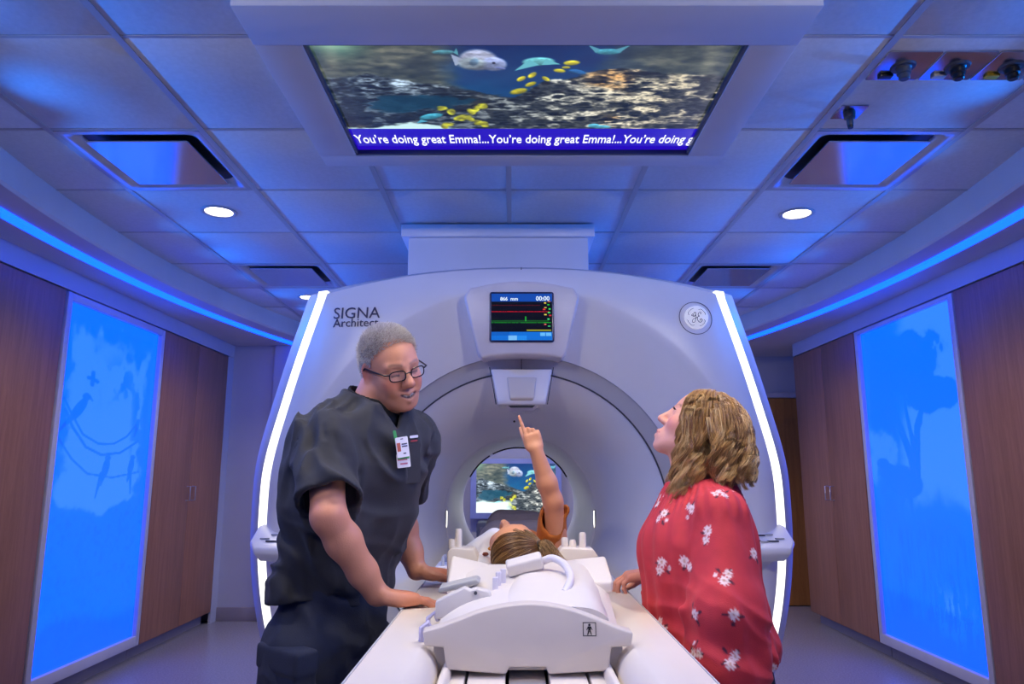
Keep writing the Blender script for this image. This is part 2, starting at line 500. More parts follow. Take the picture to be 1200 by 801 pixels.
# plain wall plane in front of the near end, so that the bulkhead stands on something
for s, side, who, ye in ((-1, 'near_left', 'man', 2.88), (1, 'near_right', 'woman', 2.94)):
    o = struct('wall_' + side, (min(s * CX, s * WX), YF, 0), (max(s * CX, s * WX), ye, 2.335), M_WALL)
    tag(o, 'plain wall nearer than the cabinets on the %s\'s side' % who, 'wall')

# backlit glass panels -------------------------------------------------
def seg_d(u, v, a, b):
    px, py = u - a[0], v - a[1]; bx, by = b[0] - a[0], b[1] - a[1]
    t = np.clip((px * bx + py * by) / (bx * bx + by * by + 1e-9), 0, 1)
    return np.hypot(px - t * bx, py - t * by), t
def poly_stroke(mask, u, v, pts, w0, w1=None, soft=0.006):
    w1 = w0 if w1 is None else w1; n = len(pts) - 1
    for i in range(n):
        d, t = seg_d(u, v, pts[i], pts[i + 1]); w = w0 + (w1 - w0) * (i + t) / n
        np.maximum(mask, 1 - sstep(w - soft, w + soft, d), out=mask)
def ell(mask, u, v, c, a, b, ang=0, soft=0.15):
    ca, sa = math.cos(ang), math.sin(ang)
    x = ((u - c[0]) * ca + (v - c[1]) * sa) / a; y = (-(u - c[0]) * sa + (v - c[1]) * ca) / b
    np.maximum(mask, 1 - sstep(1 - soft, 1 + soft, np.hypot(x, y)), out=mask)
ASP = 1.10 / 2.12
def panel_birds(U, V):
    """U 0..1 across (image left to right), V in panel widths from the top, 0..1/ASP"""
    H = 1 / ASP
    v = V / H
    nz = fbm(U * 5, V * 5, 1.3); nf = fbm(U * 22, V * 22, 4.1); n8 = fbm(U * 9, V * 9, 9.0)
    edge = np.minimum(np.minimum(U, 1 - U) * 2.4, v * 2.6)                 # darker leaves along the top and sides
    sky = sstep(.10, .34, edge + (n8 - .5) * .55)
    sky *= 1 - .75 * np.exp(-(((U - .62) / .26) ** 2 + ((V - .36) / .16) ** 2)) * sstep(.42, .55, n8)
    sky *= 1 - .7 * sstep(.72, .80, U) * sstep(.15, .25, v) * (1 - sstep(.36, .46, v)) * sstep(.40, .5, n8)
    ground = sstep(.585, .625, v + (nz - .5) * .20 + .10 * np.abs(U - .52) ** .8)
    sky *= 1 - ground
    bl = np.zeros_like(U); V2 = V / .56
    poly_stroke(bl, U, V2, [(.06, .92), (.14, 1.06), (.26, 1.24), (.42, 1.32), (.58, 1.31), (.72, 1.22), (.82, 1.08)], .010)
    poly_stroke(bl, U, V2, [(.08, 1.02), (.16, 1.18), (.30, 1.36), (.46, 1.43), (.66, 1.40), (.86, 1.26)], .012)
    poly_stroke(bl, U, V2, [(.05, 1.30), (.18, 1.48), (.34, 1.62), (.6, 1.66), (.9, 1.60)], .009)
    poly_stroke(bl, U, V2, [(.30, .62), (.30, .74)], .02); poly_stroke(bl, U, V2, [(.26, .68), (.35, .70)], .018)
    def bird(x, y, s, m=1):
        ell(bl, U, V2, (x, y), .045 * s, .13 * s, .5 * m)
        ell(bl, U, V2, (x + .06 * s * m, y - .13 * s), .04 * s, .035 * s)
        poly_stroke(bl, U, V2, [(x + .08 * s * m, y - .14 * s), (x + .12 * s * m, y - .10 * s)], .018 * s, .006)
        poly_stroke(bl, U, V2, [(x - .05 * s * m, y + .08 * s), (x - .15 * s * m, y + .22 * s)], .03 * s, .008)
    bird(.20, 1.00, 1.0); bird(.52, 1.56, .8, .3); bird(.80, 1.54, .75, .25); bird(.83, 1.10, .5, .3)
    poly_stroke(bl, U, V2, [(.48, 1.62), (.44, 1.86)], .02, .006); poly_stroke(bl, U, V2, [(.80, 1.6), (.82, 1.84)], .018, .006)
    val = .38 + .62 * sky
    val = val * (1 - bl) + bl * np.minimum(val - .30, .36)
    tex = (fbm(U * 34, V * 34, 2.2) - .5) * ground * .35 * sstep(1, .75, v)
    val = val + tex + .06 * (nf - .5)
    low = sstep(.86, .9, v + .02 * np.sin(U * 6)); val = val * (1 - .35 * low)
    return val
def panel_ostrich(U, V):
    H = 1 / ASP; v = V / H
    nz = fbm(U * 5, V * 5, 6.3)
    sky = sstep(.28, .55, U + .25 * (nz - .5) + .25 * (v - .3)) * (1 - sstep(.50, .62, v + .2 * (nz - .5)))
    sky = np.maximum(sky, (1 - sstep(.10, .16, np.hypot((U - .85) * .7, V - .20) + .1 * (nz - .5))))
    sky = np.maximum(sky, .8 * sstep(.45, .6, fbm(U * 4, V * 4, 3.0)) * sstep(.2, .3, v) * (1 - sstep(.45, .58, v)))
    bl = np.zeros_like(U); V2 = V / .60
    crown = 1 - sstep(.75, 1.1, np.hypot((U - .40) / .50, (V2 - .42) / .30) + (fbm(U * 9, V * 9, 7.7) - .5) * .9)
    crown2 = 1 - sstep(.75, 1.1, np.hypot((U - .72) / .26, (V2 - .78) / .16) + (fbm(U * 9, V * 9, 2.7) - .5) * .9)
    bl = np.maximum(bl, np.maximum(crown, crown2))
    poly_stroke(bl, U, V2, [(.50, 1.62), (.47, 1.35), (.40, 1.10), (.32, .85), (.26, .66)], .045, .016)
    poly_stroke(bl, U, V2, [(.50, 1.55), (.53, 1.28), (.56, 1.04), (.64, .86), (.78, .76), (.92, .68)], .04, .012)
    poly_stroke(bl, U, V2, [(.50, 1.40), (.49, 1.12), (.46, .9), (.45, .7)], .025, .012)
    poly_stroke(bl, U, V2, [(.55, 1.10), (.60, 1.02), (.61, .96)], .02, .01)
    # ostrich
    ell(bl, U, V2, (.36, 1.56), .20, .15, .25); ell(bl, U, V2, (.22, 1.46), .13, .07, .4)
    ell(bl, U, V2, (.14, 1.38), .07, .05)
    poly_stroke(bl, U, V2, [(.14, 1.38), (.11, 1.44), (.12, 1.50)], .03, .018)
    poly_stroke(bl, U, V2, [(.36, 1.68), (.31, 1.80), (.33, 1.94)], .020, .010); poly_stroke(bl, U, V2, [(.42, 1.68), (.42, 1.82), (.45, 1.96)], .020, .010)
    grass = sstep(.6, .66, v) * (fbm(U * 60, V * 9, 2.2) - .45) * .4
    foot = (fbm(U * 40, V * 14, 8.2) > .52) * np.exp(-(((U - .72) / .20) ** 2 + ((V - 1.58) / .12) ** 2)) * .45
    val = .35 + .65 * sky * (1 - .85 * bl) + grass * (1 - sstep(.84, .9, v)) + foot
    val = np.where(bl > .5, np.minimum(val, .36), val)
    low = sstep(.80, .83, v - .02 * U); val = val * (1 - .30 * low)
    return val
def panel(s, y0, y1, z0, z1, fn, label, who):
    root = empty('backlit_glass_panel', (s * (CX + .05), (y0 + y1) / 2, 0.1), label, 'wall panel', 'backlit blue glass panels')
    fx = sorted((s * CX, s * (CX + .06)))
    fw = .045
    MF = mat('panel_frame', srgb(200, 196, 200), 0.4, var=0.03)
    box('frame_stile', (fx[0], y0 - fw, .10), (fx[1], y0, 2.325), MF, root, .002)
    box('frame_stile', (fx[0], y1, .10), (fx[1], y1 + fw, 2.325), MF, root, .002)
    box('frame_rail', (fx[0], y0, .10), (fx[1], y1, z0), MF, root, .002)
    box('frame_rail', (fx[0], y0, z1), (fx[1], y1, 2.325), MF, root, .002)
    tk = sorted((s * (CX + .08), s * (WX - .01)))
    box('toe_kick', (tk[0], y0 - fw, 0), (tk[1], y1 + fw, .10), M_BASE, root)
    bk = sorted((s * (CX + .045), s * (CX + .06)))
    ny, nz_ = 150, 280
    yy = np.linspace(y0, y1, ny); zz = np.linspace(z1, z0, nz_)
    Y, Z = np.meshgrid(yy, zz)
    U = (Y - y0) / (y1 - y0)
    if s > 0: U = 1 - U
    Vv = (z1 - Z) / (y1 - y0)
    val = np.clip(fn(U, Vv), 0.12, 1.05)
    # light sky areas are paler; all of it is blue light
    pale = sstep(.45, 1.0, val)
    dk = 1 - sstep(.15, .42, val)
    c = np.stack([(.0005 + .030 * pale) / BLUE_PANEL, (.165 + .070 * pale - .050 * dk) / BLUE_PANEL, .75 + .25 * pale - .1 * dk], -1)
    Vx = np.stack([np.full_like(Y, s * (CX + .03)), Y, Z], -1).reshape(-1, 3)
    idx = np.arange(ny * nz_).reshape(nz_, ny)
    F = np.stack([idx[:-1, :-1], idx[:-1, 1:], idx[1:, 1:], idx[1:, :-1]], -1).reshape(-1, 4)
    if s < 0: F = F[:, ::-1]
    m = mat_emit_attr('backlit_glass_' + who, BLUE_PANEL, 0.25)
    link('printed_glass', mesh_np('printed_glass', Vx, F, c.reshape(-1, 3)), m, root)
    box('light_box', (bk[0], y0 - .01, z0 - .01), (bk[1], y1 + .01, z1 + .01), M_WHITE, root)
panel(-1, 4.18, 5.295, .165, 2.282, panel_birds, 'glowing blue glass panel printed with birds on branches', 'birds')
panel(1, 4.215, 5.37, .165, 2.30, panel_ostrich, 'glowing blue glass panel printed with a tree and an ostrich', 'ostrich')

# far door on the right
MF = mat('door_frame_paint', srgb(185, 180, 182), 0.5)
dr = empty('door_1', (2.75, YB - .03, 0), 'oak door in the far corner behind the woman', 'door', kind='structure')
box('door_leaf', (2.30, YB - .045, 0.008), (3.16, YB - .005, 2.03), M_DOORWOOD, dr, .003)
fr = MB().box((2.24, YB - .06, 0), (2.30, YB, 2.09)).box((3.16, YB - .06, 0), (3.2, YB, 2.09)).box((2.30, YB - .06, 2.035), (3.16, YB, 2.09)).obj('door_frame', MF, dr, .003)
MB().cyl((2.36, YB - .11, 1.0), (2.36, YB - .045, 1.0), .012, 12).tube([(2.36, YB - .10, 1.0), (2.49, YB - .10, 1.0)], .010, 10).obj('door_handle', M_ALU, dr, smooth=40)

# recessed ceiling lamps ------------------------------------------------
M_LAMPFACE = mat_emit('lamp_lens', (1.0, 0.93, 0.82), 9.0)
M_LAMPFACE_OFF = M_LAMPFACE
def downlight(x, y, label, w, aim=None, size=115, zc=ZC):
    root = empty('recessed_downlight', (x, y, zc), label, 'ceiling light', 'recessed round downlights')
    MB().lathe([(DL_R + .014, -.001), (DL_R + .014, -.005), (DL_R + .004, -.008), (DL_R - .006, -.004), (DL_R - .006, .012)], (x, y, zc), 'Z', 40).obj('trim_ring', M_BAR, root, smooth=40)
    MB().lathe([(DL_R - .006, .008), (DL_R - .004, .026), (DL_R - .004, .029)], (x, y, zc), 'Z', 40).obj('reflector', M_ALU, root, smooth=40)
    MB().cyl((x, y, zc + .004), (x, y, zc + .010), DL_R - .007, 40).obj('lens', M_LAMPFACE, root)
    if w:
        l = spot('downlight_lamp', (x, y, zc - .012), w, size, aim=aim)
        l.parent = root; l.matrix_parent_inverse = Matrix.Translation(-Vector(root.location))
downlight(-1.50, 3.53, 'lit round recessed ceiling light on the man\'s side', LAMP_W * 1.1, size=145)
downlight(1.47, 3.56, 'lit round recessed ceiling light on the woman\'s side', LAMP_W * 1.1, size=145)
downlight(-1.54, 5.36, 'small lit recessed light just over the top of the gantry\'s light strip', LAMP_W * 1.0, size=145)
downlight(1.50, 5.36, 'lit recessed ceiling light hidden behind the gantry', LAMP_W * 1.0, size=145)
for (x, y, lab, w, ty) in ((-.75, 1.52, 'added recessed ceiling light above and before the man, out of frame', 1.4, 1.75), (.80, 1.52, 'added recessed ceiling light above and before the woman, out of frame', 1.4, 1.75), (0.03, 1.62, 'added recessed ceiling light over the near table end, out of frame', 1.3, 2.0),
                            (-1.4, .1, 'lit recessed ceiling light beside the camera, man\'s side', 2.7, 2.7), (1.4, .1, 'lit recessed ceiling light beside the camera, woman\'s side', 2.7, 2.7)):
    downlight(x, y, lab, LAMP_W * w, aim=(x * .5, ty, 1.0 if y > .5 else 1.3), size=85, zc=ZC - .0105)  # unseen lamps added as key and fill for the people and gantry
downlight(-.35, 6.1, 'added recessed ceiling light over the far wall monitor, hidden by the gantry', LAMP_W * 1.5, size=140, zc=ZC - .0155)  # this pair is added out of sight to brighten the view through the bore
downlight(.55, 6.1, 'added recessed ceiling light near the far door, hidden by the gantry', LAMP_W * 1.5, size=140, zc=ZC - .0155)
# ------------------------------------------------------------------ the aquarium picture (flat print on two screens)
def aquarium(U, V):
    """U, V in 0..1 of the film picture, returns sRGB-ish 0..1 colours"""
    x = U * 1.36; y = V * .777
    n1 = fbm(x * 9, y * 16, 1.0); n2 = fbm(x * 20, y * 52, 2.0, 5); n3 = fbm(x * 60, y * 110, 3.0, 4); n0 = fbm(x * 4, y * 6, 5.0)
    c = np.zeros(U.shape + (3,))
    deep = np.array([.03, .13, .33]); mid = np.array([.06, .30, .47])
    t = np.clip(V * 1.6 + (n1 - .5) * .5, 0, 1)[..., None]
    c[:] = deep * (1 - t) + mid * t
    # dim far rocks above both sides
    farL = sstep(.40, .26, U + (n0 - .5) * .3); farR = sstep(.66, .84, U + (n0 - .5) * .25)
    far = np.maximum(farL, farR)[..., None] * .9
    fc = np.array([.30, .26, .19]) * (.15 + 2.6 * n2[..., None] * n1[..., None]) + np.array([.03, .08, .09])
    c = c * (1 - far) + fc * far
    gl = np.exp(-(((U - .06) / .06) ** 2 + ((V + .0) / .10) ** 2))[..., None]
    c = c * (1 - .8 * gl) + np.array([.55, .80, .66]) * .8 * gl
    # reef: ridged noise rocks
    topl = fcurve([(-.1, .30), (.05, .27), (.12, .25), (.21, .30), (.30, .34), (.40, .40), (.47, .42), (.53, .33), (.60, .27), (.68, .215), (.76, .20), (.86, .24), (1.1, .26)])(U)
    edge = V - topl + (n1 - .5) * .06 + (n2 - .5) * .05
    reef = sstep(.0, .02, edge)
    cave = sstep(.55, .75, 1.25 - np.hypot((U - .22) / .20, (V - .50) / .13) + (n1 - .5) * .9 + (n2 - .5) * .6)
    ridge = 1 - np.abs(2 * n2 - .95) * 2.2
    light = np.clip(.08 + 1.5 * np.clip(ridge, 0, 1) * (.2 + 1.3 * n3) * (.35 + n1), 0, 1.15)
    light *= .55 + .55 * sstep(.3, .62, U) * (1 - .45 * sstep(.75, 1., U)) + .35 * np.exp(-(((U - .2) / .16) ** 2 + ((V - .32) / .05) ** 2))
    gap = sstep(.44, .56, fbm(x * 15, y * 30, 8.0, 3))
    light *= (.30 + .70 * gap) * .74
    light = light + .30 * np.exp(-(((U - .16) / .13) ** 2 + ((V - .34) / .08) ** 2)) * np.clip(ridge, 0, 1) * n3 * 2
    warm = np.array([1.0, .90, .72]); cool = np.array([.70, .76, .82])
    w = np.clip(U * 1.5 - .3, 0, 1)[..., None]
    rc = (cool * (1 - w) + warm * w) * light[..., None] + np.array([.04, .07, .09])
    brown = sstep(.5, .7, n0)[..., None]
    rc = rc * (1 - .75 * brown) + rc * np.array([1.0, .72, .38]) * .75 * brown
    r3 = reef[..., None]; c = c * (1 - r3) + rc * r3
    cv = (cave * reef)[..., None] * .85; c = c * (1 - cv) + np.array([.04, .20, .28]) * cv
    # white sand at lower left
    sd = sstep(.0, .03, V - (.735 - .05 * np.exp(-((U - .2) / .1) ** 2)) + (n2 - .5) * .06) * sstep(.33, .27, U)
    c = c * (1 - sd[..., None]) + np.array([.75, .88, .88]) * sd[..., None]
    def blob(cx, cy, a, b, ang, col, soft=.18, shade=.35):
        nonlocal c
        ca, sa = math.cos(ang), math.sin(ang)
        dx, dy = (U - cx) * 1.36, (V - cy) * .777
        px = (dx * ca + dy * sa) / a; py = (-dx * sa + dy * ca) / b
        m = (1 - sstep(1 - soft, 1 + soft, np.hypot(px, py)))[..., None]
        col = np.array(col)[None, None] * (1 - shade * np.clip(py, -1, 1)[..., None]) * (.62 + .55 * n2)[..., None] * (.72 + .5 * n3)[..., None]
        c = c * (1 - m) + col * m
    def tri(pts, col):
        nonlocal c
        m = np.ones_like(U)
        P = [((p[0]) * 1.36, p[1] * .777) for p in pts]; X, Y = U * 1.36, V * .777
        ar = (P[1][0] - P[0][0]) * (P[2][1] - P[0][1]) - (P[1][1] - P[0][1]) * (P[2][0] - P[0][0])
        for i in range(3):
            a, b = P[i], P[(i + 1) % 3]
            e = ((b[0] - a[0]) * (Y - a[1]) - (b[1] - a[1]) * (X - a[0])) * (1 if ar > 0 else -1)
            m = m * sstep(-.0008, .0008, e / math.hypot(b[0] - a[0], b[1] - a[1]))
        c = c * (1 - m[..., None]) + np.array(col) * m[..., None]
    # big grey fish with domed forehead, two rays, small fish
    tri([(.355, .14), (.325, .10), (.332, .19)], (.55, .60, .70))
    blob(.388, .145, .062, .060, .12, (.62, .64, .74)); blob(.425, .175, .042, .040, .25, (.58, .63, .80)); blob(.372, .17, .045, .035, 0, (.60, .66, .70), .3)
    blob(.378, .16, .014, .022, .3, (.42, .55, .66), .4); blob(.425, .165, .006, .006, 0, (.1, .1, .2)); blob(.441, .205, .018, .006, .35, (.45, .5, .75))
    blob(.532, .155, .052, .024, -.05, (.40, .72, .74)); tri([(.475, .225), (.51, .14), (.535, .18)], (.36, .66, .70)); tri([(.585, .175), (.55, .135), (.54, .18)], (.36, .66, .70))
    blob(.693, .082, .042, .016, 0, (.28, .62, .70)); tri([(.644, .035), (.665, .09), (.675, .065)], (.3, .55, .62)); tri([(.742, .035), (.72, .09), (.71, .065)], (.3, .55, .62))
    blob(.308, .086, .035, .012, -.05, (.30, .55, .60)); tri([(.34, .055), (.332, .09), (.343, .11)], (.3, .55, .6))
    for (a, b, s, g) in ((.492, .29, 1, -.9), (.519, .26, 1, -1.0), (.553, .29, .9, .9), (.516, .335, 1.1, -.7), (.486, .395, 1.6, -.45), (.612, .165, 1.3, -.1), (.585, .225, 1.0, .2), (.600, .20, .7, 0)):
        blob(a, b, .020 * s, .011 * s, g, (.78, .74, .12), .25)
    blob(.628, .235, .030, .014, .3, (.15, .42, .68))
    for k in range(26):
        r1, r2, r3_ = math.sin(k * 12.9) * .5, math.sin(k * 78.2) * .5, math.sin(k * 37.7) * .5
        blob(.335 + r1 * .115, .63 + r2 * .19 - r1 * .02, .020 + .006 * r3_, .013, k, (.72 + .15 * r3_, .72 + .1 * r3_, .16), .35)
    blob(.246, .63, .046, .020, -.35, (.28, .66, .76)); tri([(.215, .66), (.20, .70), (.235, .68)], (.28, .6, .7))
    blob(.716, .735, .045, .013, .08, (.40, .78, .88)); blob(.70, .72, .02, .012, 0, (.4, .78, .88))
    return np.clip(c, 0, 1)

def screen_grid(x0, x1, a0, a1, nx, ny, place):
    """grid over u (x) and v (a), place(u, v) -> xyz arrays"""
    U, V = np.meshgrid(np.linspace(0, 1, nx), np.linspace(0, 1, ny))
    P = np.stack(place(U, V), -1).reshape(-1, 3)
    idx = np.arange(nx * ny).reshape(ny, nx)
    F = np.stack([idx[:-1, :-1], idx[1:, :-1], idx[1:, 1:], idx[:-1, 1:]], -1).reshape(-1, 4)
    return U, V, P, F

# ------------------------------------------------------------------ ceiling screen
SX0, SX1, SY0, SY1 = -.638, .722, 2.005, 2.785
FX0, FX1, FY0, FY1 = -.785, .868, 1.815, 2.885
ZF = 2.55
cs = empty('ceiling_screen', ((SX0 + SX1) / 2, (SY0 + SY1) / 2, ZF), 'large ceiling-mounted video screen playing an aquarium film in a white surround', 'screen')
def frame_piece(name, lo, hi): return box(name, lo, hi, M_SOFFIT, cs, .002)
frame_piece('surround_panel', (FX0, FY0, ZF), (FX1, SY0, ZC - .001)); frame_piece('surround_panel', (FX0, SY1, ZF), (FX1, FY1, ZC - .001))
frame_piece('surround_panel', (FX0, SY0, ZF), (SX0, SY1, ZC - .001)); frame_piece('surround_panel', (SX1, SY0, ZF), (FX1, SY1, ZC - .001))
bz = MB()
for lo, hi in (((SX0, SY0, ZF + .004), (SX0 + .010, SY1, ZF + .03)), ((SX1 - .010, SY0, ZF + .004), (SX1, SY1, ZF + .03)), ((SX0, SY0, ZF + .004), (SX1, SY0 + .008, ZF + .03)), ((SX0, SY1 - .012, ZF + .004), (SX1, SY1, ZF + .03))):
    bz.box(lo, hi)
bz.obj('bezel', mat('bezel_blue_grey', srgb(60, 64, 84), 0.4), cs)
nx, ny = 520, 300
U, V, P, F = screen_grid(0, 1, 0, 1, nx, ny, lambda u, v: (SX0 + .008 + (SX1 - SX0 - .016) * u, SY0 + .006 + (SY1 - SY0 - .016) * v, np.full_like(u, ZF + .022)))
img = aquarium(U, V)
barm = (V > .758)
img[barm] = np.array([.13, .02, .68])
img = img * (1 - .0 * V[..., None])
sc_o = link('picture', mesh_np('picture', P, F, lin(img).reshape(-1, 3)), mat_emit_attr('screen_picture', 1.15), cs)
TXT = "You\u2019re doing great Emma!...You\u2019re doing great Emma!...You\u2019re doing g"
# reading from the room: picture top lies toward the camera, text faces down
Mt = Matrix(((1, 0, 0, SX0 + .018), (0, -1, 0, SY0 + .905 * .777), (0, 0, -1, ZF + .0205), (0, 0, 0, 1)))
text_mesh('caption_text', TXT, .1, Mt, mat_emit('caption_white', (.95, .97, 1.0), 1.1), cs, .0004, .0007, width=SX1 - SX0 - .022, keep_height=True)

# ------------------------------------------------------------------ ceiling diffusers
def diffuser(x, y, label):
    i, j = cell(x, y); x0, x1, y0, y1 = GX[i] + .012, GX[i + 1] - .012, GY[j] + .008, GY[j + 1] - .008
    root = empty('ceiling_air_diffuser', ((x0 + x1) / 2, (y0 + y1) / 2, ZC), label, 'air vent', 'square ceiling air diffusers')
    cx, cy = (x0 + x1) / 2, (y0 + y1) / 2
    # pan: flared frame rising to a dark throat
    def sq(h, z, r=.02): return [(cx + a, cy + b, z) for a, b in rrect(-h, h, -h, h, r, 4)]
    hw = (x1 - x0) / 2; 
    def rq(kx, z, r): return [(cx + a, cy + b, z) for a, b in rrect(-(hw - kx), hw - kx, -((y1 - y0) / 2 - kx), (y1 - y0) / 2 - kx, r, 5)]
    MB().loft([rq(0, ZC + .002, .004), rq(0, ZC - .004, .004), rq(.02, ZC - .005, .01), rq(.035, ZC - .001, .03), rq(.05, ZC + .02, .05), rq(.055, ZC + .028, .06)], True, False, False).obj('flared_frame', mat('vent_metal', srgb(200, 202, 208), .25, metal=.35), root, smooth=35)
    MB().loft([rq(.05, ZC + .0285, .05), rq(.05, ZC + .029, .05)]).obj('dark_throat', M_BLACK, root)
    # flat plaque hanging level with the tiles
    mp_ = mat('vent_plaque_metal', srgb(215, 216, 222), .10, metal=.75, var=.01)
    MB().loft([rq(.088, ZC + .002, .004), rq(.082, ZC - .004, .004), rq(.082, ZC - .010, .004)]).obj('plaque', mp_, root, smooth=30)
    for sx in (-1, 1):
        MB().cyl((cx + sx * .15, cy, ZC), (cx + sx * .15, cy, ZC + .0285), .006, 8).obj('hanger_pin', M_STEEL, root)
diffuser(-1.5, 2.9, 'square metal air diffuser in the ceiling, nearer one on the man\'s side')
diffuser(1.48, 2.9, 'square metal air diffuser in the ceiling, nearer one on the woman\'s side')
diffuser(-1.5, 4.75, 'square air diffuser far back, by the lettering corner of the gantry')
diffuser(1.48, 4.75, 'square air diffuser far back, by the round emblem corner of the gantry')

# ceiling outlets on the right
def wall_x(p): return p
ob = empty('medical_gas_outlet_strip', (1.52, 2.27, ZC), 'row of four steel outlet plates with hose fittings set in the ceiling', 'outlet plate')
px0, pw = 1.195, .178
for k in range(4):
    x0 = px0 + k * pw; y0, y1 = 2.095, 2.262
    g = .003
    pl = MB().prism(rrect(x0 + g, x0 + pw - g, y0, y1, .006), ZC - .006, ZC - .001, 'XY').obj('outlet_plate', M_STEEL, ob, .001)
    cx, cy = x0 + pw / 2, (y0 + y1) / 2
    MB().lathe([(.0, -.012), (.036, -.012), (.040, -.006)], (cx, cy, ZC), 'Z', 24).obj('dark_socket', M_DARKGREY, pl, smooth=40)
    mm = [M_DARKGREY, M_BLACK, M_BLACK, M_BLACK][k]
    MB().lathe([(.0, -.052), (.013, -.052), (.017, -.048), (.017, -.034), (.022, -.032), (.022, -.016), (.026, -.012)], (cx, cy, ZC), 'Z', 20).obj('hose_fitting', mm, pl, smooth=40)
    cc = [M_BLACK, M_LTGREY, mat('yellow_tag', srgb(190, 150, 20), .5), mat('green_tag', srgb(30, 60, 40), .5)][k]
    MB().box((cx - .055, cy + .038, ZC - .016), (cx - .012, cy + .062, ZC - .006)).obj('name_tag', cc, pl, .001)
sp = empty('ceiling_sensor', (1.25, 2.49, ZC), 'small square ceiling plate with a stubby hanging nozzle', 'sensor')
MB().prism(rrect(1.20, 1.30, 2.44, 2.54, .004), ZC - .004, ZC - .001, 'XY').obj('plate', M_STEEL, sp, .001)
MB().lathe([(.0, -.055), (.010, -.055), (.012, -.048), (.012, -.030), (.020, -.026), (.022, -.004)], (1.25, 2.49, ZC), 'Z', 20).obj('nozzle', M_DARKGREY, sp, smooth=40)
MB().lathe([(.0, -.066), (.009, -.066), (.011, -.055), (.0, -.055)], (1.25, 2.49, ZC), 'Z', 16).obj('tip', M_BLACK, sp, smooth=40)

# ------------------------------------------------------------------ duct collar above the scanner
dc = empty('ceiling_duct_collar', (-.075, 3.95, 2.35), 'white box collar joining scanner top to ceiling', 'duct cover')
box('upper_collar', (-.592, 3.70, 2.515), (.442, 4.35, ZC - .006), M_WHITE, dc, .004)
box('lower_collar', (-.555, 3.725, 2.20), (.408, 4.32, 2.514), M_WHITE, dc, .004)

# ------------------------------------------------------------------ MRI gantry
GXC, GZC = 0.040, 1.087
hw = fcurve([(0.0, .70), (.25, .835), (.50, .935), (.65, .982), (.90, 1.028), (1.15, 1.037), (1.25, 1.034), (1.57, .967), (1.71, .930), (2.03, .835)])
gantry = empty('mri_gantry', (GXC, 3.9, 0), 'big white MRI scanner gantry with round bore and glowing side strips', 'mri scanner')
ZT = 2.03
def outline(n_side=44, n_top=28, n_bot=10, dx=0.0, dz=0.0, dzs=0.0):
    """closed outline (x, z): right side up, top arc, left side down, floor; dx widens, dz lifts the top"""
    pts = []
    for k in range(n_side):
        z = ZT * k / (n_side - 1); w = float(hw(z)) + dx
        pts.append((GXC + w, z + dzs * (z / ZT)))
    w = float(hw(ZT)) + dx
    for k in range(1, n_top):
        t = 1 - 2 * k / n_top
        pts.append((GXC + w * t, ZT + dzs + (2.142 - ZT + dz) * (1 - abs(t) ** 2.2)))
    for k in range(n_side):
        z = ZT * (1 - k / (n_side - 1)); w = float(hw(z)) + dx
        pts.append((GXC - w, z + dzs * (z / ZT)))
    w = float(hw(0)) + dx
    for k in range(1, n_bot): pts.append((GXC - w + 2 * w * k / n_bot, 0.0))
    return pts
OUT = outline()
RR = .675
def face_y(r, R):
    if r < .95: return 2.972 + .05 * (1 - (r - RR) / (.95 - RR)) ** 1.0
    return 2.972 + .055 * ((r - .95) / max(R - .95, .02)) ** 2
rings = []
NR = 18
for k in range(NR + 1):
    ring = []
    for (x, z) in OUT:
        dx, dz = x - GXC, z - GZC; R = math.hypot(dx, dz)
        r = RR + (R - RR) * k / NR
        if k == 9 or k == 10:   # keep the crease of the dish sharp
            r = min(.95, R - .02) if k == 9 else min(.962, R - .01)
        elif k < 9: r = RR + (min(.95, R - .02) - RR) * k / 9
        else: r = min(.962, R - .01) + (R - min(.962, R - .01)) * (k - 10) / (NR - 10)
        ring.append((GXC + dx / R * r, face_y(r, R), GZC + dz / R * r))
    rings.append(ring)
fc_o = MB().loft(rings, True, False, False).obj('front_cover', M_WHITE, gantry, smooth=60)
from mathutils.bvhtree import BVHTree
_ft = BVHTree.FromPolygons([v.co.copy() for v in fc_o.data.vertices], [tuple(p.vertices) for p in fc_o.data.polygons])
def face_at(x, z):
    h = _ft.ray_cast(Vector((x, 2.0, z)), Vector((0, 1, 0)))[0]
    return h.y if h else 3.0
def lay_on_face(o, y_ref):
    """shift a thin print so that it follows the curved cover"""
    for v in o.data.vertices: v.co.y = face_at(v.co.x, v.co.z) + (v.co.y - y_ref) - .0018
# grey ring, flare, bore
MB().lathe([(RR, 3.022), (RR - .002, 3.030), (RR - .012, 3.036), (.616, 3.046), (.608, 3.048)], (GXC, 0, GZC), 'Y', 128).obj('bore_ring', M_GREYRING, gantry, smooth=40)
MB().lathe([(.608, 3.044), (.608, 3.052), (.602, 3.056), (.602, 3.046), (.608, 3.044)], (GXC, 0, GZC), 'Y', 128).obj('ring_gasket', M_DARKGREY, gantry, smooth=40)
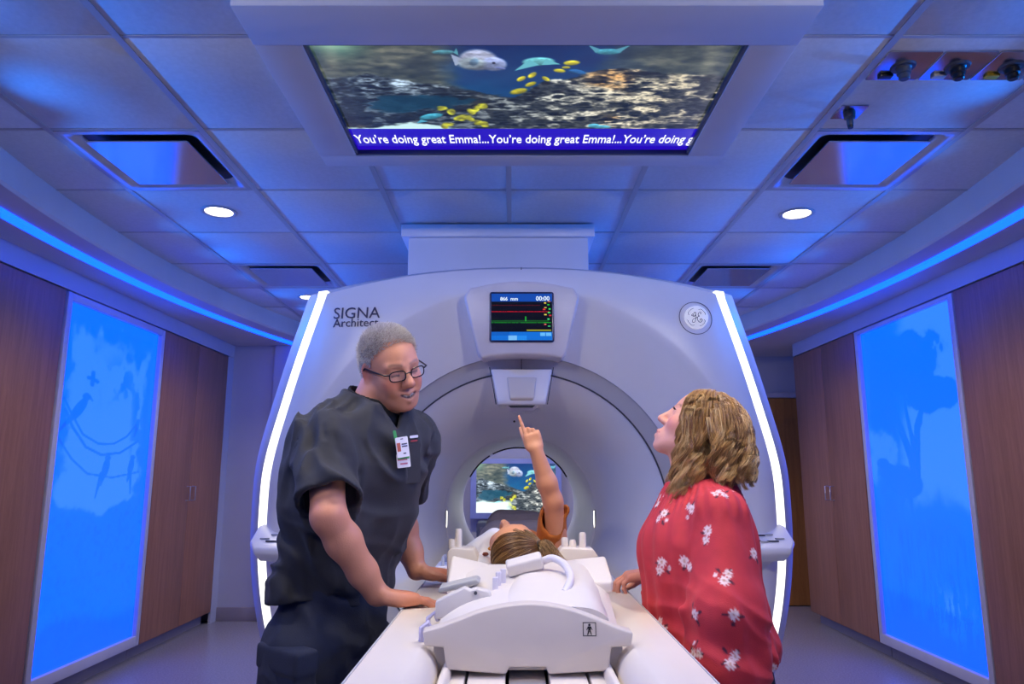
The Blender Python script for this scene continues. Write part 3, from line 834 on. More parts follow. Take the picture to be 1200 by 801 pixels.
# thin seams in ring
for a in (90,):
    box('ring_seam', (GXC - .0015, 3.018, GZC + .606), (GXC + .0015, 3.05, GZC + .676), M_DARKGREY, gantry)
    box('cover_seam', (GXC - .0015, 3.02, 2.11), (GXC + .0015, 3.035, 2.146), M_DARKGREY, gantry)
MB().lathe([(.603, 3.05), (.590, 3.062), (.56, 3.085), (.50, 3.15), (.45, 3.225), (.41, 3.31), (.382, 3.40), (.366, 3.47), (.360, 3.50)], (GXC, 0, GZC), 'Y', 128).obj('bore_flare', M_WHITE, gantry, smooth=60)
MB().lathe([(.360, 3.50), (.356, 3.505), (.352, 3.53), (.350, 3.60), (.350, 4.70), (.36, 4.75), (.40, 4.80), (.47, 4.83), (.50, 4.832)], (GXC, 0, GZC), 'Y', 128).obj('bore_tube', M_WHITE, gantry, smooth=60)
MB().lathe([(.50, 4.832), (.9, 4.83)], (GXC, 0, GZC), 'Y', 64).obj('rear_cover', M_WHITE, gantry, smooth=60)
for a0, a1 in ((28, 78), (80.5, 118), (121.5, 152)):
    MB().lathe([(.350, 4.655), (.342, 4.655), (.342, 4.695), (.350, 4.695)], (GXC, 0, GZC), 'Y', 40, math.radians(a0), math.radians(a1)).obj('black_rear_trim', M_BLACK, gantry, smooth=40)
for sx in (-1, 1):
    M_SLOT = mat_emit('bore_lamp', (1.0, .95, .80), 3.0)
    ang0 = .02
    pts = []
    zc_ = 1.055
    a = math.asin((zc_ - GZC) / .353); xx = GXC + sx * .353 * math.cos(a)
    MB().prism(rrect(3.515, 3.535, zc_ - .042, zc_ + .042, .008), xx - sx * .004, xx + sx * .004, 'YZ').obj('bore_light', M_SLOT, gantry)
    MB().prism(rrect(3.505, 3.545, zc_ - .05, zc_ + .05, .012), xx - sx * .002, xx + sx * .008, 'YZ').obj('bore_light_rim', M_LTGREY, gantry)
# light strips along both sides: a chamfer between the face and the side cover
M_STRIP = mat_emit('white_strip_light', (1.0, .985, .93), GANTRY_STRIP)
for sx in (-1, 1):
    rg = []
    for k in range(60):
        z = .06 + (2.045 - .06) * k / 59; w = float(hw(min(z, ZT)))
        taper = 1.0
        a = (GXC + sx * (w + .000), 3.026, z); b = (GXC + sx * (w + .046 * taper), 3.062, z + .004 * k / 59)
        c = (GXC + sx * (w + .046), 3.085, z); d = (GXC + sx * (w - .004), 3.060, z)
        rg.append([a, b, c, d])
    MB().loft(rg).obj('light_strip', M_STRIP, gantry, smooth=40)
# side and top cover
def sect(dx, y, dz=0.0, dzs=0.0): return [(x, y, z) for x, z in outline(dx=dx, dz=dz, dzs=dzs)]
M_SIDE = mat('side_cover_plastic', srgb(196, 196, 206), 0.38, var=0.02)
MB().loft([sect(.000, 3.030), sect(.048, 3.068, 0.0, .006), sect(.10, 3.13, .012, .02), sect(.135, 3.23, .03, .035), sect(.145, 3.36, .05, .05), sect(.145, 3.60, .06, .06), sect(.12, 4.2, .05, .05), sect(.06, 4.6, .02, .02), sect(-.06, 4.83, -.06, -.06)], True, False, False).obj('side_cover', M_SIDE, gantry, smooth=50)
# display housing
hz = []
def arc(xa, za, xb, zb, bul, n=10):
    return [(xa + (xb - xa) * t / n, za + (zb - za) * t / n + bul * (1 - (2 * t / n - 1) ** 2)) for t in range(n + 1)]
hx = GXC
top = arc(hx - .215, 2.022, hx + .215, 2.022, .032, 14); bot = arc(hx + .166, 1.733, hx - .166, 1.733, .012, 10)
poly = []
def roundpoly(P, r, n=4):
    out = []
    for i, p in enumerate(P):
        a, b = Vector(P[i - 1]), Vector(P[(i + 1) % len(P)]); p = Vector(p)
        u, v = (a - p), (b - p)
        if u.length < r * 2 or v.length < r * 2 or abs(u.angle(v) - PI) < .5: out.append(tuple(p)); continue
        p0, p1 = p + u.normalized() * r, p + v.normalized() * r
        for k in range(n + 1):
            t = k / n; q = p0 * (1 - t) ** 2 + p * 2 * t * (1 - t) + p1 * t * t; out.append(tuple(q))
    return out
poly = [(hx - .238, 1.985), (hx - .215, 2.026)] + top[1:-1] + [(hx + .215, 2.026), (hx + .238, 1.985), (hx + .182, 1.755), (hx + .160, 1.728)] + bot[1:-1] + [(hx - .160, 1.728), (hx - .182, 1.755)]
hs = MB().prism(poly, 2.90, 3.03).obj('display_housing', mat('housing_plastic', srgb(226, 218, 218), .35), gantry, .012, 3)
MB().prism(rrect(hx - .132, hx + .132, 1.795, 2.005, .010), 2.893, 2.905).obj('display_bezel', mat('bezel_navy', srgb(24, 36, 84), .3), hs, .002)
nx, ny = 150, 116
dx0, dx1, dz0, dz1 = hx - .124, hx + .124, 1.803, 1.997
U, V, P, F = screen_grid(0, 1, 0, 1, nx, ny, lambda u, v: (dx0 + (dx1 - dx0) * u, np.full_like(u, 2.8925), dz1 + (dz0 - dz1) * v))
c = np.zeros(U.shape + (3,)); c[:] = (.01, .01, .02)
c[V < .17] = (.05, .28, .66); c[V > .82] = (.06, .42, .82)
c[(V > .90) & (U > .28) & (U < .42)] = (.45, .72, .95); c[(V > .90) & (U > .42) & (U < .58)] = (.12, .52, .9); c[(V > .82) & (V < .90) & (U < .30)] = (.05, .36, .74)
c[(V > .835) & (V < .905) & (U > .80) & (U < .88)] = (.4, .72, .95); c[(V > .835) & (V < .905) & (U > .895) & (U < .985)] = (.4, .72, .95)
nn = vnoise(U * 90, V * 3, 2.0)
def hl(v0, w, col, u1=.95): 
    m = np.abs(V - v0 + .004 * (nn - .5)) < w; c[m & (U < u1)] = col
hl(.25, .006, (.35, .02, .05), .8); hl(.39, .008, (.72, .04, .10)); hl(.585, .007, (.08, .42, .10)); hl(.62, .009, (.10, .62, .12), .98)
hl(.605, .02, (.05, .25, .06), .86)
c[(np.abs(U - .565) < .008) & (V > .49) & (V < .60)] = (.12, .66, .15)
c[(V > .775) & (V < .80) & (U > .58) & (U < .98)] = (.75, .72, .15)
for (a, b, col) in ((.885, .2, (.9, .8, .2)), (.95, .17, (.9, .5, .3)), (.94, .24, (.2, .9, .3)), (.89, .30, (.85, .8, .3)), (.96, .33, (.2, .9, .3)), (.87, .34, (.9, .2, .2)), (.95, .41, (.2, .9, .4)), (.89, .45, (.9, .8, .3)), (.97, .47, (.8, .2, .2)), (.94, .55, (.3, .9, .5)), (.885, .66, (.9, .4, .4)), (.95, .70, (.3, .9, .5))):
    c[(np.abs(U - a) < .018) & (np.abs(V - b) < .012)] = col
link('display_picture', mesh_np('display_picture', P, F, lin(c).reshape(-1, 3)), mat_emit_attr('display_light', 1.0), hs)
M_LCDTEXT = mat_emit('display_text', (.75, .88, 1.0), .95)
def textXZ(name, s, size, x, y, z, m, parent, depth=.0006, bold=0, width=None):
    return text_mesh(name, s, size, Matrix(((1, 0, 0, x), (0, 0, -1, y), (0, 1, 0, z), (0, 0, 0, 1))), m, parent, depth, bold, width)
textXZ('display_reading', '866  mm', .026, dx0 + .036, 2.8920, 1.9685, M_LCDTEXT, hs, bold=.0006, width=.072)
textXZ('display_clock', '00:00', .026, dx0 + .182, 2.8920, 1.9685, M_LCDTEXT, hs, bold=.0006, width=.056)
# pointer wedge hanging in the flare
wz = [[(hx - .128, 3.00, 1.700), (hx + .128, 3.00, 1.700), (hx + .128, 3.12, 1.700), (hx - .128, 3.12, 1.700)],
      [(hx - .100, 2.975, 1.56), (hx + .100, 2.975, 1.56), (hx + .100, 3.15, 1.56), (hx - .100, 3.15, 1.56)],
      [(hx - .100, 2.985, 1.548), (hx + .100, 2.985, 1.548), (hx + .09, 3.15, 1.548), (hx - .09, 3.15, 1.548)]]
wd = MB().loft(wz).obj('alignment_light_housing', M_WHITE, gantry, .008, 3)
MB().loft([[(hx - .062, 2.982, 1.665), (hx + .062, 2.982, 1.665), (hx + .062, 3.01, 1.665), (hx - .062, 3.01, 1.665)], [(hx - .050, 2.962, 1.575), (hx + .050, 2.962, 1.575), (hx + .050, 3.0, 1.575), (hx - .050, 3.0, 1.575)], [(hx - .045, 2.975, 1.564), (hx + .045, 2.975, 1.564), (hx + .045, 3.0, 1.564), (hx - .045, 3.0, 1.564)]]).obj('raised_cover', M_TABLEW, wd, .006, 2)
MB().prism([(hx - .055, 1.5480), (hx + .055, 1.5480), (hx + .045, 1.540), (hx - .045, 1.540)], 3.0, 3.08).obj('lens_window', M_DARKGREY, wd)
MB().loft([[(hx - .07 + .0, 3.01, 1.549), (hx + .07, 3.01, 1.549), (hx + .06, 3.16, 1.549), (hx - .06, 3.16, 1.549)], [(hx - .05, 3.03, 1.528), (hx + .05, 3.03, 1.528), (hx + .045, 3.15, 1.528), (hx - .045, 3.15, 1.528)]]).obj('lower_lip', M_WHITE, wd, .008, 2)
for sx in (-1, 1):
    MB().tube([(hx + sx * .134, 3.013, 1.71), (hx + sx * .106, 2.99, 1.552)], .0022, 6).obj('housing_seam', M_DARKGREY, wd)
# lettering and round emblem on the face
lay_on_face(textXZ('lettering', 'SIGNA', .08, GXC - .795, 3.0, 1.914, M_INK, gantry, .0016, 0.0, width=.200), 3.0)
lay_on_face(textXZ('lettering', 'Architect', .05, GXC - .795, 3.0, 1.877, M_INK, gantry, .0016, 0.0, width=.195), 3.0)
ex, ez = .775, 1.916
ey = face_at(ex - .03, ez - .03) - .002
em = MB().lathe([(.0, -.004), (.046, -.004), (.049, -.002), (.050, .02)], (ex, ey, ez), 'Y', 48).obj('round_emblem', mat('emblem_white_glow', srgb(250, 250, 250), .3, emit=(1, 1, 1), estr=.25), gantry, smooth=40)  # no lamp inside: a faint glow is added to brighten the white disc
lay_on_face(MB().lathe([(.070, .002), (.070, -.001), (.0722, -.001), (.0722, .002)], (ex, 3.0, ez), 'Y', 64).obj('emblem_outer_ring', M_INK, em), 3.0)
M_EM = mat('emblem_ink', srgb(120, 120, 140), .4)
def ecurve(pts, r=.0016, n=40):
    P = np.array(pts, float); t = np.linspace(0, 1, len(P)); tt = np.linspace(0, 1, n)
    xs = fcurve(list(zip(t, P[:, 0])))(tt); zs = fcurve(list(zip(t, P[:, 1])))(tt)
    return [(ex + a, ey - .0046, ez + b) for a, b in zip(xs, zs)]
mb = MB()
k = .0175
G = [(-1.0, .9), (-1.25, .5), (-1.0, .35), (-.75, .7), (-.6, 1.2), (-.25, 1.3), (-.15, .9), (-.5, .35), (-.85, .3), (-.55, .2), (-.15, .6), (-.2, -.3), (-.5, -1.2), (-.95, -1.35), (-1.15, -.95), (-.8, -.45), (-.1, -.15), (.25, .05)]
E_ = [(.95, .75), (1.15, 1.15), (.8, 1.35), (.45, .95), (.45, .45), (.8, .3), (.35, .15), (.2, -.5), (.5, -1.15), (1.1, -1.25), (1.4, -.75), (1.15, -.35), (.8, -.6), (.95, -.85)]
mb.tube(ecurve([(a * k * .95, b * k * .95) for a, b in G], n=70), .0017, 6); mb.tube(ecurve([(a * k * .95, b * k * .95) for a, b in E_], n=60), .0017, 6)
for q in range(4):
    a0 = q * PI / 2 + .25; pts = []
    for i in range(12):
        a = a0 + 1.05 * i / 11; rr_ = .040 - (.008 * max(0, (i - 8) / 3) ** 2); pts.append((rr_ * math.cos(a), rr_ * math.sin(a)))
    mb.tube(ecurve(pts, n=24), .0013, 6)
mb.obj('monogram', M_EM, em, smooth=40)
for xx, zz in ((-.03 + GXC - .0, 1.49), (GXC - .72, 1.56)):
    MB().lathe([(.0, -.002), (.004, -.001), (.005, .003)], (xx, face_at(xx, zz) - .001 if xx < -.5 else 3.105, zz), 'Y', 12).obj('sensor_dot', M_BLACK, gantry)
# side control panels
for sx in (-1, 1):
    cx0 = GXC + sx * .985
    cpts = []
    xa, xb = GXC + sx * .80, GXC + sx * 1.065
    cp = MB()
    # sloped tray: top slopes toward the viewer
    P0 = [(xa, 3.04), (xb - sx * .03, 3.05), (xb, 3.02), (xb, 2.93), (xb - sx * .03, 2.885), (xa, 2.88)]
    def zt(y): return .985 + (y - 2.88) * .55
    tp = [(x, y, zt(y)) for x, y in P0]; md = [(x, y, zt(y) - .020) for x, y in P0]
    lw = [(GXC + (x - GXC) * .98, y + .025, zt(y) - .052) for x, y in P0]
    cpo = MB().loft([lw, md, tp]).obj('control_panel', M_WHITE, gantry, .006, 2)
    # bracket below
    MB().loft([[(xa, 3.04, .98), (xb - sx * .06, 3.04, .98), (xb - sx * .06, 2.93, .96), (xa, 2.92, .96)], [(xa, 3.04, .885), (xb - sx * .12, 3.04, .885), (xb - sx * .12, 2.98, .885), (xa, 2.97, .885)]]).obj('bracket', M_WHITE, cpo, .006, 2)
    for (u, v, w_) in ((.30, .25, .014), (.30, .52, .014), (.42, .30, .02), (.55, .25, .014), (.55, .55, .016), (.68, .28, .022), (.68, .58, .014), (.80, .40, .018), (.45, .62, .012)):
        bx = xa + (xb - xa) * u; by = 2.89 + .13 * v
        MB().prism(rrect(bx - w_, bx + w_, by - .008, by + .008, .004, 3), zt(by) - .002, zt(by) + .003, 'XY').obj('button', M_DARKGREY if (u + v) % .2 > .06 else M_LTGREY, cpo)

# ------------------------------------------------------------------ wall monitor seen through the bore
mo = empty('wall_monitor', (.04, 7.40, .9), 'flat monitor showing the aquarium film, seen through the bore', 'monitor')
mx0, mx1, mz0, mz1 = -.415, .495, .83, 1.42
MB().prism(rrect(mx0, mx1, mz0, mz1, .015), 7.35, 7.40).obj('frame', mat('monitor_frame', srgb(150, 160, 200), .4), mo, .004)
MB().box((-.1, 7.40, 1.0), (.18, YB, 1.25)).obj('wall_bracket', M_DARKGREY, mo)
nx, ny = 200, 120
U, V, P, F = screen_grid(0, 1, 0, 1, nx, ny, lambda u, v: (mx0 + .06 + (mx1 - mx0 - .12) * u, np.full_like(u, 7.349), mz1 - .05 + (mz0 - mz1 + .11) * v))
img = aquarium(.07 + .66 * U, .02 + .76 * V) ** .75
sd = (sstep(.74, .80, V + .05 * (vnoise(U * 12, V * 3) - .5)) * sstep(.5, .36, U))[..., None]
img = img * (1 - sd) + np.array([.85, .95, .92]) * sd
link('monitor_picture', mesh_np('monitor_picture', P, F, lin(np.clip(img * 1.12, 0, 1)).reshape(-1, 3)), mat_emit_attr('monitor_light', 1.1), mo)
# equipment cart below the monitor
ct = empty('equipment_cart', (.03, 7.1, 0), 'grey equipment cabinet below the far monitor, glimpsed through the bore', 'cart')
box('body', (-.33, 6.95, .0), (.40, 7.30, .82), M_DARKGREY, ct, .01)
box('door_panel', (-.30, 6.94, .08), (-.06, 6.95, .78), mat('cart_panel', srgb(96, 92, 96), .5), ct, .004)
box('door_panel', (-.04, 6.94, .08), (.37, 6.95, .78), mat('cart_panel', srgb(96, 92, 96), .5), ct, .004)
# ------------------------------------------------------------------ patient table
TXC = .029
tb = empty('patient_table', (TXC, 1.9, 0), 'cream white patient table with side rails running into the scanner bore', 'patient table')
Y0, Y1 = .80, 3.03
for sx in (-1, 1):
    X = lambda v: TXC + sx * v
    sec = [(X(.303), .80), (X(.303), .938), (X(.297), .945), (X(.292), .946), (X(.206), .946), (X(.198), .944), (X(.183), .930), (X(.176), .918), (X(.164), .880), (X(.164), .80)]
    rail = MB().prism(sec, Y0, Y1).obj('side_rail', M_TABLEW, tb, .003, 2, angle=50)
    MB().prism([(X(.3045), .86), (X(.3045), .934), (X(.3025), .934), (X(.3025), .86)], Y0, Y1).obj('edge_trim', M_LTGREY, rail)
    MB().prism([(X(.2965), .9445), (X(.2965), .9475), (X(.2935), .9475), (X(.2935), .9445)], Y0, Y1).obj('edge_trim', M_LTGREY, rail)
    MB().prism([(X(.163), .80), (X(.163), .905), (X(.158), .912), (X(.150), .912), (X(.145), .905), (X(.138), .80)], Y0, Y1).obj('inner_lip', M_TABLEW, rail, .002)
base = MB().prism([(TXC - .29, .62), (TXC - .302, .66), (TXC - .302, .80), (TXC + .302, .80), (TXC + .302, .66), (TXC + .29, .62)], Y0 + .01, Y1 - .01).obj('frame', M_WHITE, tb, .01)
box('well', (TXC - .164, Y0 + .01, .80), (TXC + .164, Y1, .835), M_DARKGREY, tb)
MB().prism(rrect(TXC - .22, TXC + .22, 1.1, 2.7, .06), .06, .62, 'XY').obj('pedestal', M_WHITE, tb, .01)
MB().prism(rrect(TXC - .28, TXC + .28, .95, 2.9, .08), .0, .06, 'XY').obj('foot', M_LTGREY, tb, .01)
for (a, b, z) in ((-.132, -.089, .893), (-.083, -.0125, .893), (-.006, .064, .884), (.0705, .141, .893), (.147, .190, .893)):
    box('cradle_plank', (a, Y0 + .005, .80), (b, 4.62, z), M_TABLEW, tb, .002)
box('bridge', (TXC - .17, Y1 + .01, .775), (TXC + .19, 4.70, .80), M_WHITE, tb)
# the rails' end caps beyond the people, small clamps near the bore
for sx in (-1, 1):
    c0 = TXC + sx * .265
    cl = MB().prism(rrect(c0 - .025, c0 + .025, 2.55, 2.72, .015), .946, .962, 'XY').obj('strap_clamp', M_WHITE, tb, .004)
    MB().tube([(c0, 2.56, .962), (c0, 2.58, .985), (c0, 2.66, .985), (c0, 2.69, .962)], .006, 8).obj('clamp_loop', M_LTGREY, cl, smooth=40)

# ------------------------------------------------------------------ head coil on the cradle
hc = empty('head_coil', (.03, 1.7, .893), 'white plastic head coil with arched front panel resting on the table', 'head coil')
M_COIL = mat('coil_plastic', srgb(221, 214, 207), .36, var=.02)
M_COIL_SHADED = mat('coil_front_shaded', srgb(208, 198, 188), .45, var=.02)  # darker copy of the coil plastic: front shade put into the colour
def arcpts(xa, xb, za, zp, n, e=2.0):
    return [(xa + (xb - xa) * k / n, za + (zp - za) * (1 - abs(2 * k / n - 1) ** e)) for k in range(n + 1)]
bot = [(.226, .949), (.188, .947), (.182, .905), (.069, .899), (.064, .912), (-.006, .912), (-.011, .899), (-.124, .907), (-.130, .947), (-.166, .949)]
topc = fcurve([(-.170, .976), (-.140, .984), (-.100, .998), (-.06, 1.012), (-.02, 1.021), (.03, 1.026), (.08, 1.022), (.12, 1.013), (.16, .999), (.20, .983), (.230, .974)])
top = [(x, float(topc(x))) for x in np.linspace(-.170, .230, 30)]
fp = MB().prism(top + bot, 1.450, 1.490).obj('front_panel', M_COIL_SHADED, hc, .004, 2)
# pictogram: square outline with a standing figure
px, pz, ps = .147, .980, .0125
pic = MB()
for lo, hi in (((-ps, -ps), (ps, -ps + .0012)), ((-ps, ps - .0012), (ps, ps)), ((-ps, -ps), (-ps + .0012, ps)), ((ps - .0012, -ps), (ps, ps))):
    pic.box((px + lo[0], 1.4493, pz + lo[1]), (px + hi[0], 1.4503, pz + hi[1]))
pic.obj('pictogram_frame', M_INKBLACK, fp)
fg = MB().cyl((px, 1.4493, pz + .0078), (px, 1.4503, pz + .0078), .0022, 14)
fg.prism([(px - .0030, pz + .0050), (px + .0030, pz + .0050), (px + .0022, pz - .002), (px - .0022, pz - .002)], 1.4493, 1.4503)
for sx in (-1, 1):
    fg.prism([(px + sx * .0030, pz + .0048), (px + sx * .0060, pz - .0012), (px + sx * .0049, pz - .0016), (px + sx * .0018, pz + .003)], 1.4493, 1.4503)
    fg.prism([(px + sx * .0022, pz - .0015), (px + sx * .0046, pz - .0102), (px + sx * .0028, pz - .0102), (px + sx * .0000, pz - .003)], 1.4493, 1.4503)
fg.obj('pictogram_figure', M_INKBLACK, fp)
# broad shell ramping up behind the panel
def shell(y, xa, xb, zb, zt, e, n=26):
    return [(x, y, z) for x, z in arcpts(xa, xb, zb, zt, n, e)] + [(xb, y, .898), (xa, y, .898)]
MB().loft([shell(1.488, -.152, .214, .955, 1.016, 2.2), shell(1.55, -.150, .215, .965, 1.020, 2.6), shell(1.66, -.146, .218, .985, 1.030, 4), shell(1.78, -.146, .224, 1.008, 1.046, 6), shell(1.86, -.146, .226, 1.018, 1.050, 8), shell(1.875, -.140, .22, 1.005, 1.035, 8)]).obj('rear_shell', M_COIL, hc, smooth=45)
# middle hump with a stepped seam
def hump(y, xa, xb, zt): return [(x, y, z) for x, z in arcpts(xa, xb, .99, zt, 22, 5)] + [(xb, y, .95), (xa, y, .95)]
MB().loft([hump(1.50, -.035, .19, 1.012), hump(1.53, -.036, .192, 1.026), hump(1.60, -.034, .196, 1.036), hump(1.605, -.034, .196, 1.0375), hump(1.70, -.022, .205, 1.050), hump(1.80, -.012, .212, 1.060), hump(1.845, -.008, .214, 1.061), hump(1.862, -.006, .212, 1.05)]).obj('middle_hump', M_COIL, hc, smooth=45)
# raised rear corner pads
for (xa, xb, tw) in ((-.150, -.055, 1), (.120, .232, -1)):
    P0 = [(xa, 1.73, 1.022), (xb, 1.73, 1.030), (xb, 1.86, 1.052 if tw > 0 else 1.072), (xa, 1.86, 1.074 if tw > 0 else 1.060)]
    MB().loft([[(a, b, c - .03) for a, b, c in P0], P0]).obj('corner_pad', M_COIL, hc, .008, 3)
# handle
hA, hB = Vector((-.010, 1.735, 1.052)), Vector((.068, 1.735, 1.072))
d = (hB - hA).normalized(); up = Vector((0, -.35, .94)).normalized(); up = (up - d * up.dot(d)).normalized(); sd = d.cross(up)
MM = Matrix((( d.x, sd.x, up.x, (hA.x + hB.x) / 2), (d.y, sd.y, up.y, 1.725), (d.z, sd.z, up.z, (hA.z + hB.z) / 2 + .004), (0, 0, 0, 1)))
hd = MB().box((-.042, -.018, -.015), (.042, .018, .015), MM).obj('handle', M_COIL, hc, .006, 3)
MB().box((-.036, -.024, -.009), (.036, -.0175, .009), MM).obj('grip_inset', mat('coil_lilac', srgb(214, 210, 222), .4), hd, .003)
# cable loop
cab = []
CP = [(.070, 1.73, 1.072), (.092, 1.72, 1.080), (.114, 1.70, 1.072), (.126, 1.67, 1.058), (.126, 1.63, 1.046), (.118, 1.595, 1.036), (.108, 1.575, 1.026)]
t = np.linspace(0, 1, len(CP)); tt = np.linspace(0, 1, 30)
fx_, fy_, fz_ = [fcurve(list(zip(t, [p[i] for p in CP]))) for i in range(3)]
MB().tube([(float(fx_(a)), float(fy_(a)), float(fz_(a))) for a in tt], .0085, 12).obj('cable', mat('coil_cable', srgb(216, 212, 218), .45), hc, smooth=40)
MB().box((.092, 1.555, 1.004), (.124, 1.590, 1.030)).obj('cable_plug', mat('coil_lilac2', srgb(205, 202, 214), .4), hc, .005, 2)
# lever and pivot plate on the left
MB().prism([(-.160, 1.016), (-.158, 1.028), (-.078, 1.046), (-.070, 1.040), (-.072, 1.034), (-.120, 1.022)], 1.64, 1.70).obj('locking_lever', mat('coil_grey', srgb(178, 178, 176), .4), hc, .003, 2)
pp = MB().prism([(-.160, .972), (-.160, 1.008), (-.100, 1.036), (-.088, 1.030), (-.074, 1.034), (-.048, 1.028), (-.038, 1.010), (-.044, .985)], 1.585, 1.615).obj('pivot_plate', mat('coil_plate', srgb(208, 203, 200), .4), hc, .004, 2)
MB().cyl((-.076, 1.580, 1.025), (-.076, 1.586, 1.025), .0035, 14).obj('bolt', M_DARKGREY, pp)
for k, (x, y, z) in enumerate(((-.030, 1.66, 1.058), (-.020, 1.68, 1.062), (-.036, 1.635, 1.05))):
    MB().box((x - .006, y - .006, .99), (x + .006, y + .006, z)).obj('contact_block', mat('coil_lilac', srgb(214, 210, 222), .4), hc, .002)
for (x, y) in ((-.176, 1.60), (-.178, 1.50)):
    MB().tube([(x, y, .947), (x, y, .972), (x + .012, y + .006, .982), (x + .02, y + .01, .965)], .005, 8).obj('strap_clip', mat('clip_lilac', srgb(196, 190, 214), .3), hc, smooth=40)
# side connectors either side of the pillow
for (x0, x1, pegs, lab) in ((-.178, -.094, ((-.150, 1.118), (-.168, 1.09)), 'a'), (.128, .236, ((.148, 1.094), (.198, 1.108), (.170, 1.088)), 'b')):
    cn = MB().prism([(x0, .90), (x0, 1.058), (x0 + .012, 1.070), (x1 - .012, 1.066), (x1, 1.048), (x1, .90)], 2.06, 2.15).obj('side_connector', M_COIL, hc, .004, 2)
    for (xp, zp) in pegs:
        MB().lathe([(.010, 0), (.0095, zp - 1.064 - .004), (.007, zp - 1.064), (0, zp - 1.064)], (xp, 2.10, 1.064), 'Z', 14).obj('peg', M_COIL, cn, smooth=40)
# pillow under the child's head
# ------------------------------------------------------------------ signed-distance modelling for bodies and clothes
def v3(*a): return np.array(a, dtype=np.float64)
def unit(a):
    a = np.asarray(a, float); return a / np.linalg.norm(a)
class Cap:
    def __init__(s, a, b, ra, rb=None, k=.02, sub=False):
        s.a, s.b = np.asarray(a, float), np.asarray(b, float); s.ra = ra; s.rb = ra if rb is None else rb; s.k = k; s.sub = sub
    def bbox(s):
        r = max(s.ra, s.rb); return np.minimum(s.a, s.b) - r, np.maximum(s.a, s.b) + r
    def d(s, x, y, z):
        ab = s.b - s.a; px, py, pz = x - s.a[0], y - s.a[1], z - s.a[2]
        t = np.clip((px * ab[0] + py * ab[1] + pz * ab[2]) / (ab @ ab + 1e-12), 0, 1)
        return np.sqrt((px - t * ab[0]) ** 2 + (py - t * ab[1]) ** 2 + (pz - t * ab[2]) ** 2) - (s.ra + (s.rb - s.ra) * t)
class Ell:
    def __init__(s, c, r, R=None, k=.02, sub=False):
        s.c, s.r = np.asarray(c, float), np.asarray(r, float); s.R = np.eye(3) if R is None else R; s.k = k; s.sub = sub
    def bbox(s):
        e = np.sqrt(((s.R * s.r) ** 2).sum(1)); return s.c - e, s.c + e
    def loc(s, x, y, z):
        px, py, pz = x - s.c[0], y - s.c[1], z - s.c[2]; R = s.R
        return (px * R[0, 0] + py * R[1, 0] + pz * R[2, 0], px * R[0, 1] + py * R[1, 1] + pz * R[2, 1], px * R[0, 2] + py * R[1, 2] + pz * R[2, 2])
    def d(s, x, y, z):
        u, v, w = s.loc(x, y, z); a, b, c = s.r
        k0 = np.sqrt((u / a) ** 2 + (v / b) ** 2 + (w / c) ** 2) + 1e-9
        k1 = np.sqrt((u / a ** 2) ** 2 + (v / b ** 2) ** 2 + (w / c ** 2) ** 2) + 1e-9
        return k0 * (k0 - 1) / k1
class RBox(Ell):
    def __init__(s, c, half, rnd=.006, R=None, k=.01, sub=False):
        super().__init__(c, half, R, k, sub); s.rnd = rnd
    def bbox(s):
        e = (np.abs(s.R) * s.r).sum(1); return s.c - e, s.c + e
    def d(s, x, y, z):
        u, v, w = s.loc(x, y, z); a, b, c = s.r - s.rnd
        qx, qy, qz = np.abs(u) - a, np.abs(v) - b, np.abs(w) - c
        return np.sqrt(np.maximum(qx, 0) ** 2 + np.maximum(qy, 0) ** 2 + np.maximum(qz, 0) ** 2) + np.minimum(np.maximum(qx, np.maximum(qy, qz)), 0) - s.rnd
class Loft:
    """stack of ellipses over z: rows (z, cx, cy, a, b); a lies along angle rot, b across it"""
    def __init__(s, rows, rot=0.0, k=.02, ends=.0, sub=False):
        s.rows = np.array(rows, float); s.rot = rot; s.k = k; s.sub = sub; s.ends = ends
        s.f = [fcurve([(r[0], r[i]) for r in rows]) for i in (1, 2, 3, 4)]
    def bbox(s):
        r = s.rows; m = np.maximum(r[:, 3], r[:, 4])
        return v3((r[:, 1] - m).min(), (r[:, 2] - m).min(), r[0, 0]), v3((r[:, 1] + m).max(), (r[:, 2] + m).max(), r[-1, 0])
    def d(s, x, y, z):
        z1 = np.asarray(z).ravel()
        sh = np.asarray(z).shape
        cx, cy, a, b = [f(z1).reshape(sh) for f in s.f]
        ca, sa = math.cos(s.rot), math.sin(s.rot)
        dx, dy = x - cx, y - cy; u = dx * ca + dy * sa; v = -dx * sa + dy * ca
        k0 = np.sqrt((u / a) ** 2 + (v / b) ** 2) + 1e-9; k1 = np.sqrt((u / a ** 2) ** 2 + (v / b ** 2) ** 2) + 1e-9
        d2 = k0 * (k0 - 1) / k1
        zm, hz = (s.rows[0, 0] + s.rows[-1, 0]) / 2, (s.rows[-1, 0] - s.rows[0, 0]) / 2
        dz = np.abs(z - zm) - hz + 0 * d2
        if s.ends: 
            e = s.ends; p, q = np.maximum(d2 + e, 0), np.maximum(dz + e, 0)
            return np.sqrt(p * p + q * q) + np.minimum(np.maximum(d2 + e, dz + e), 0) - e
        return np.maximum(d2, dz)

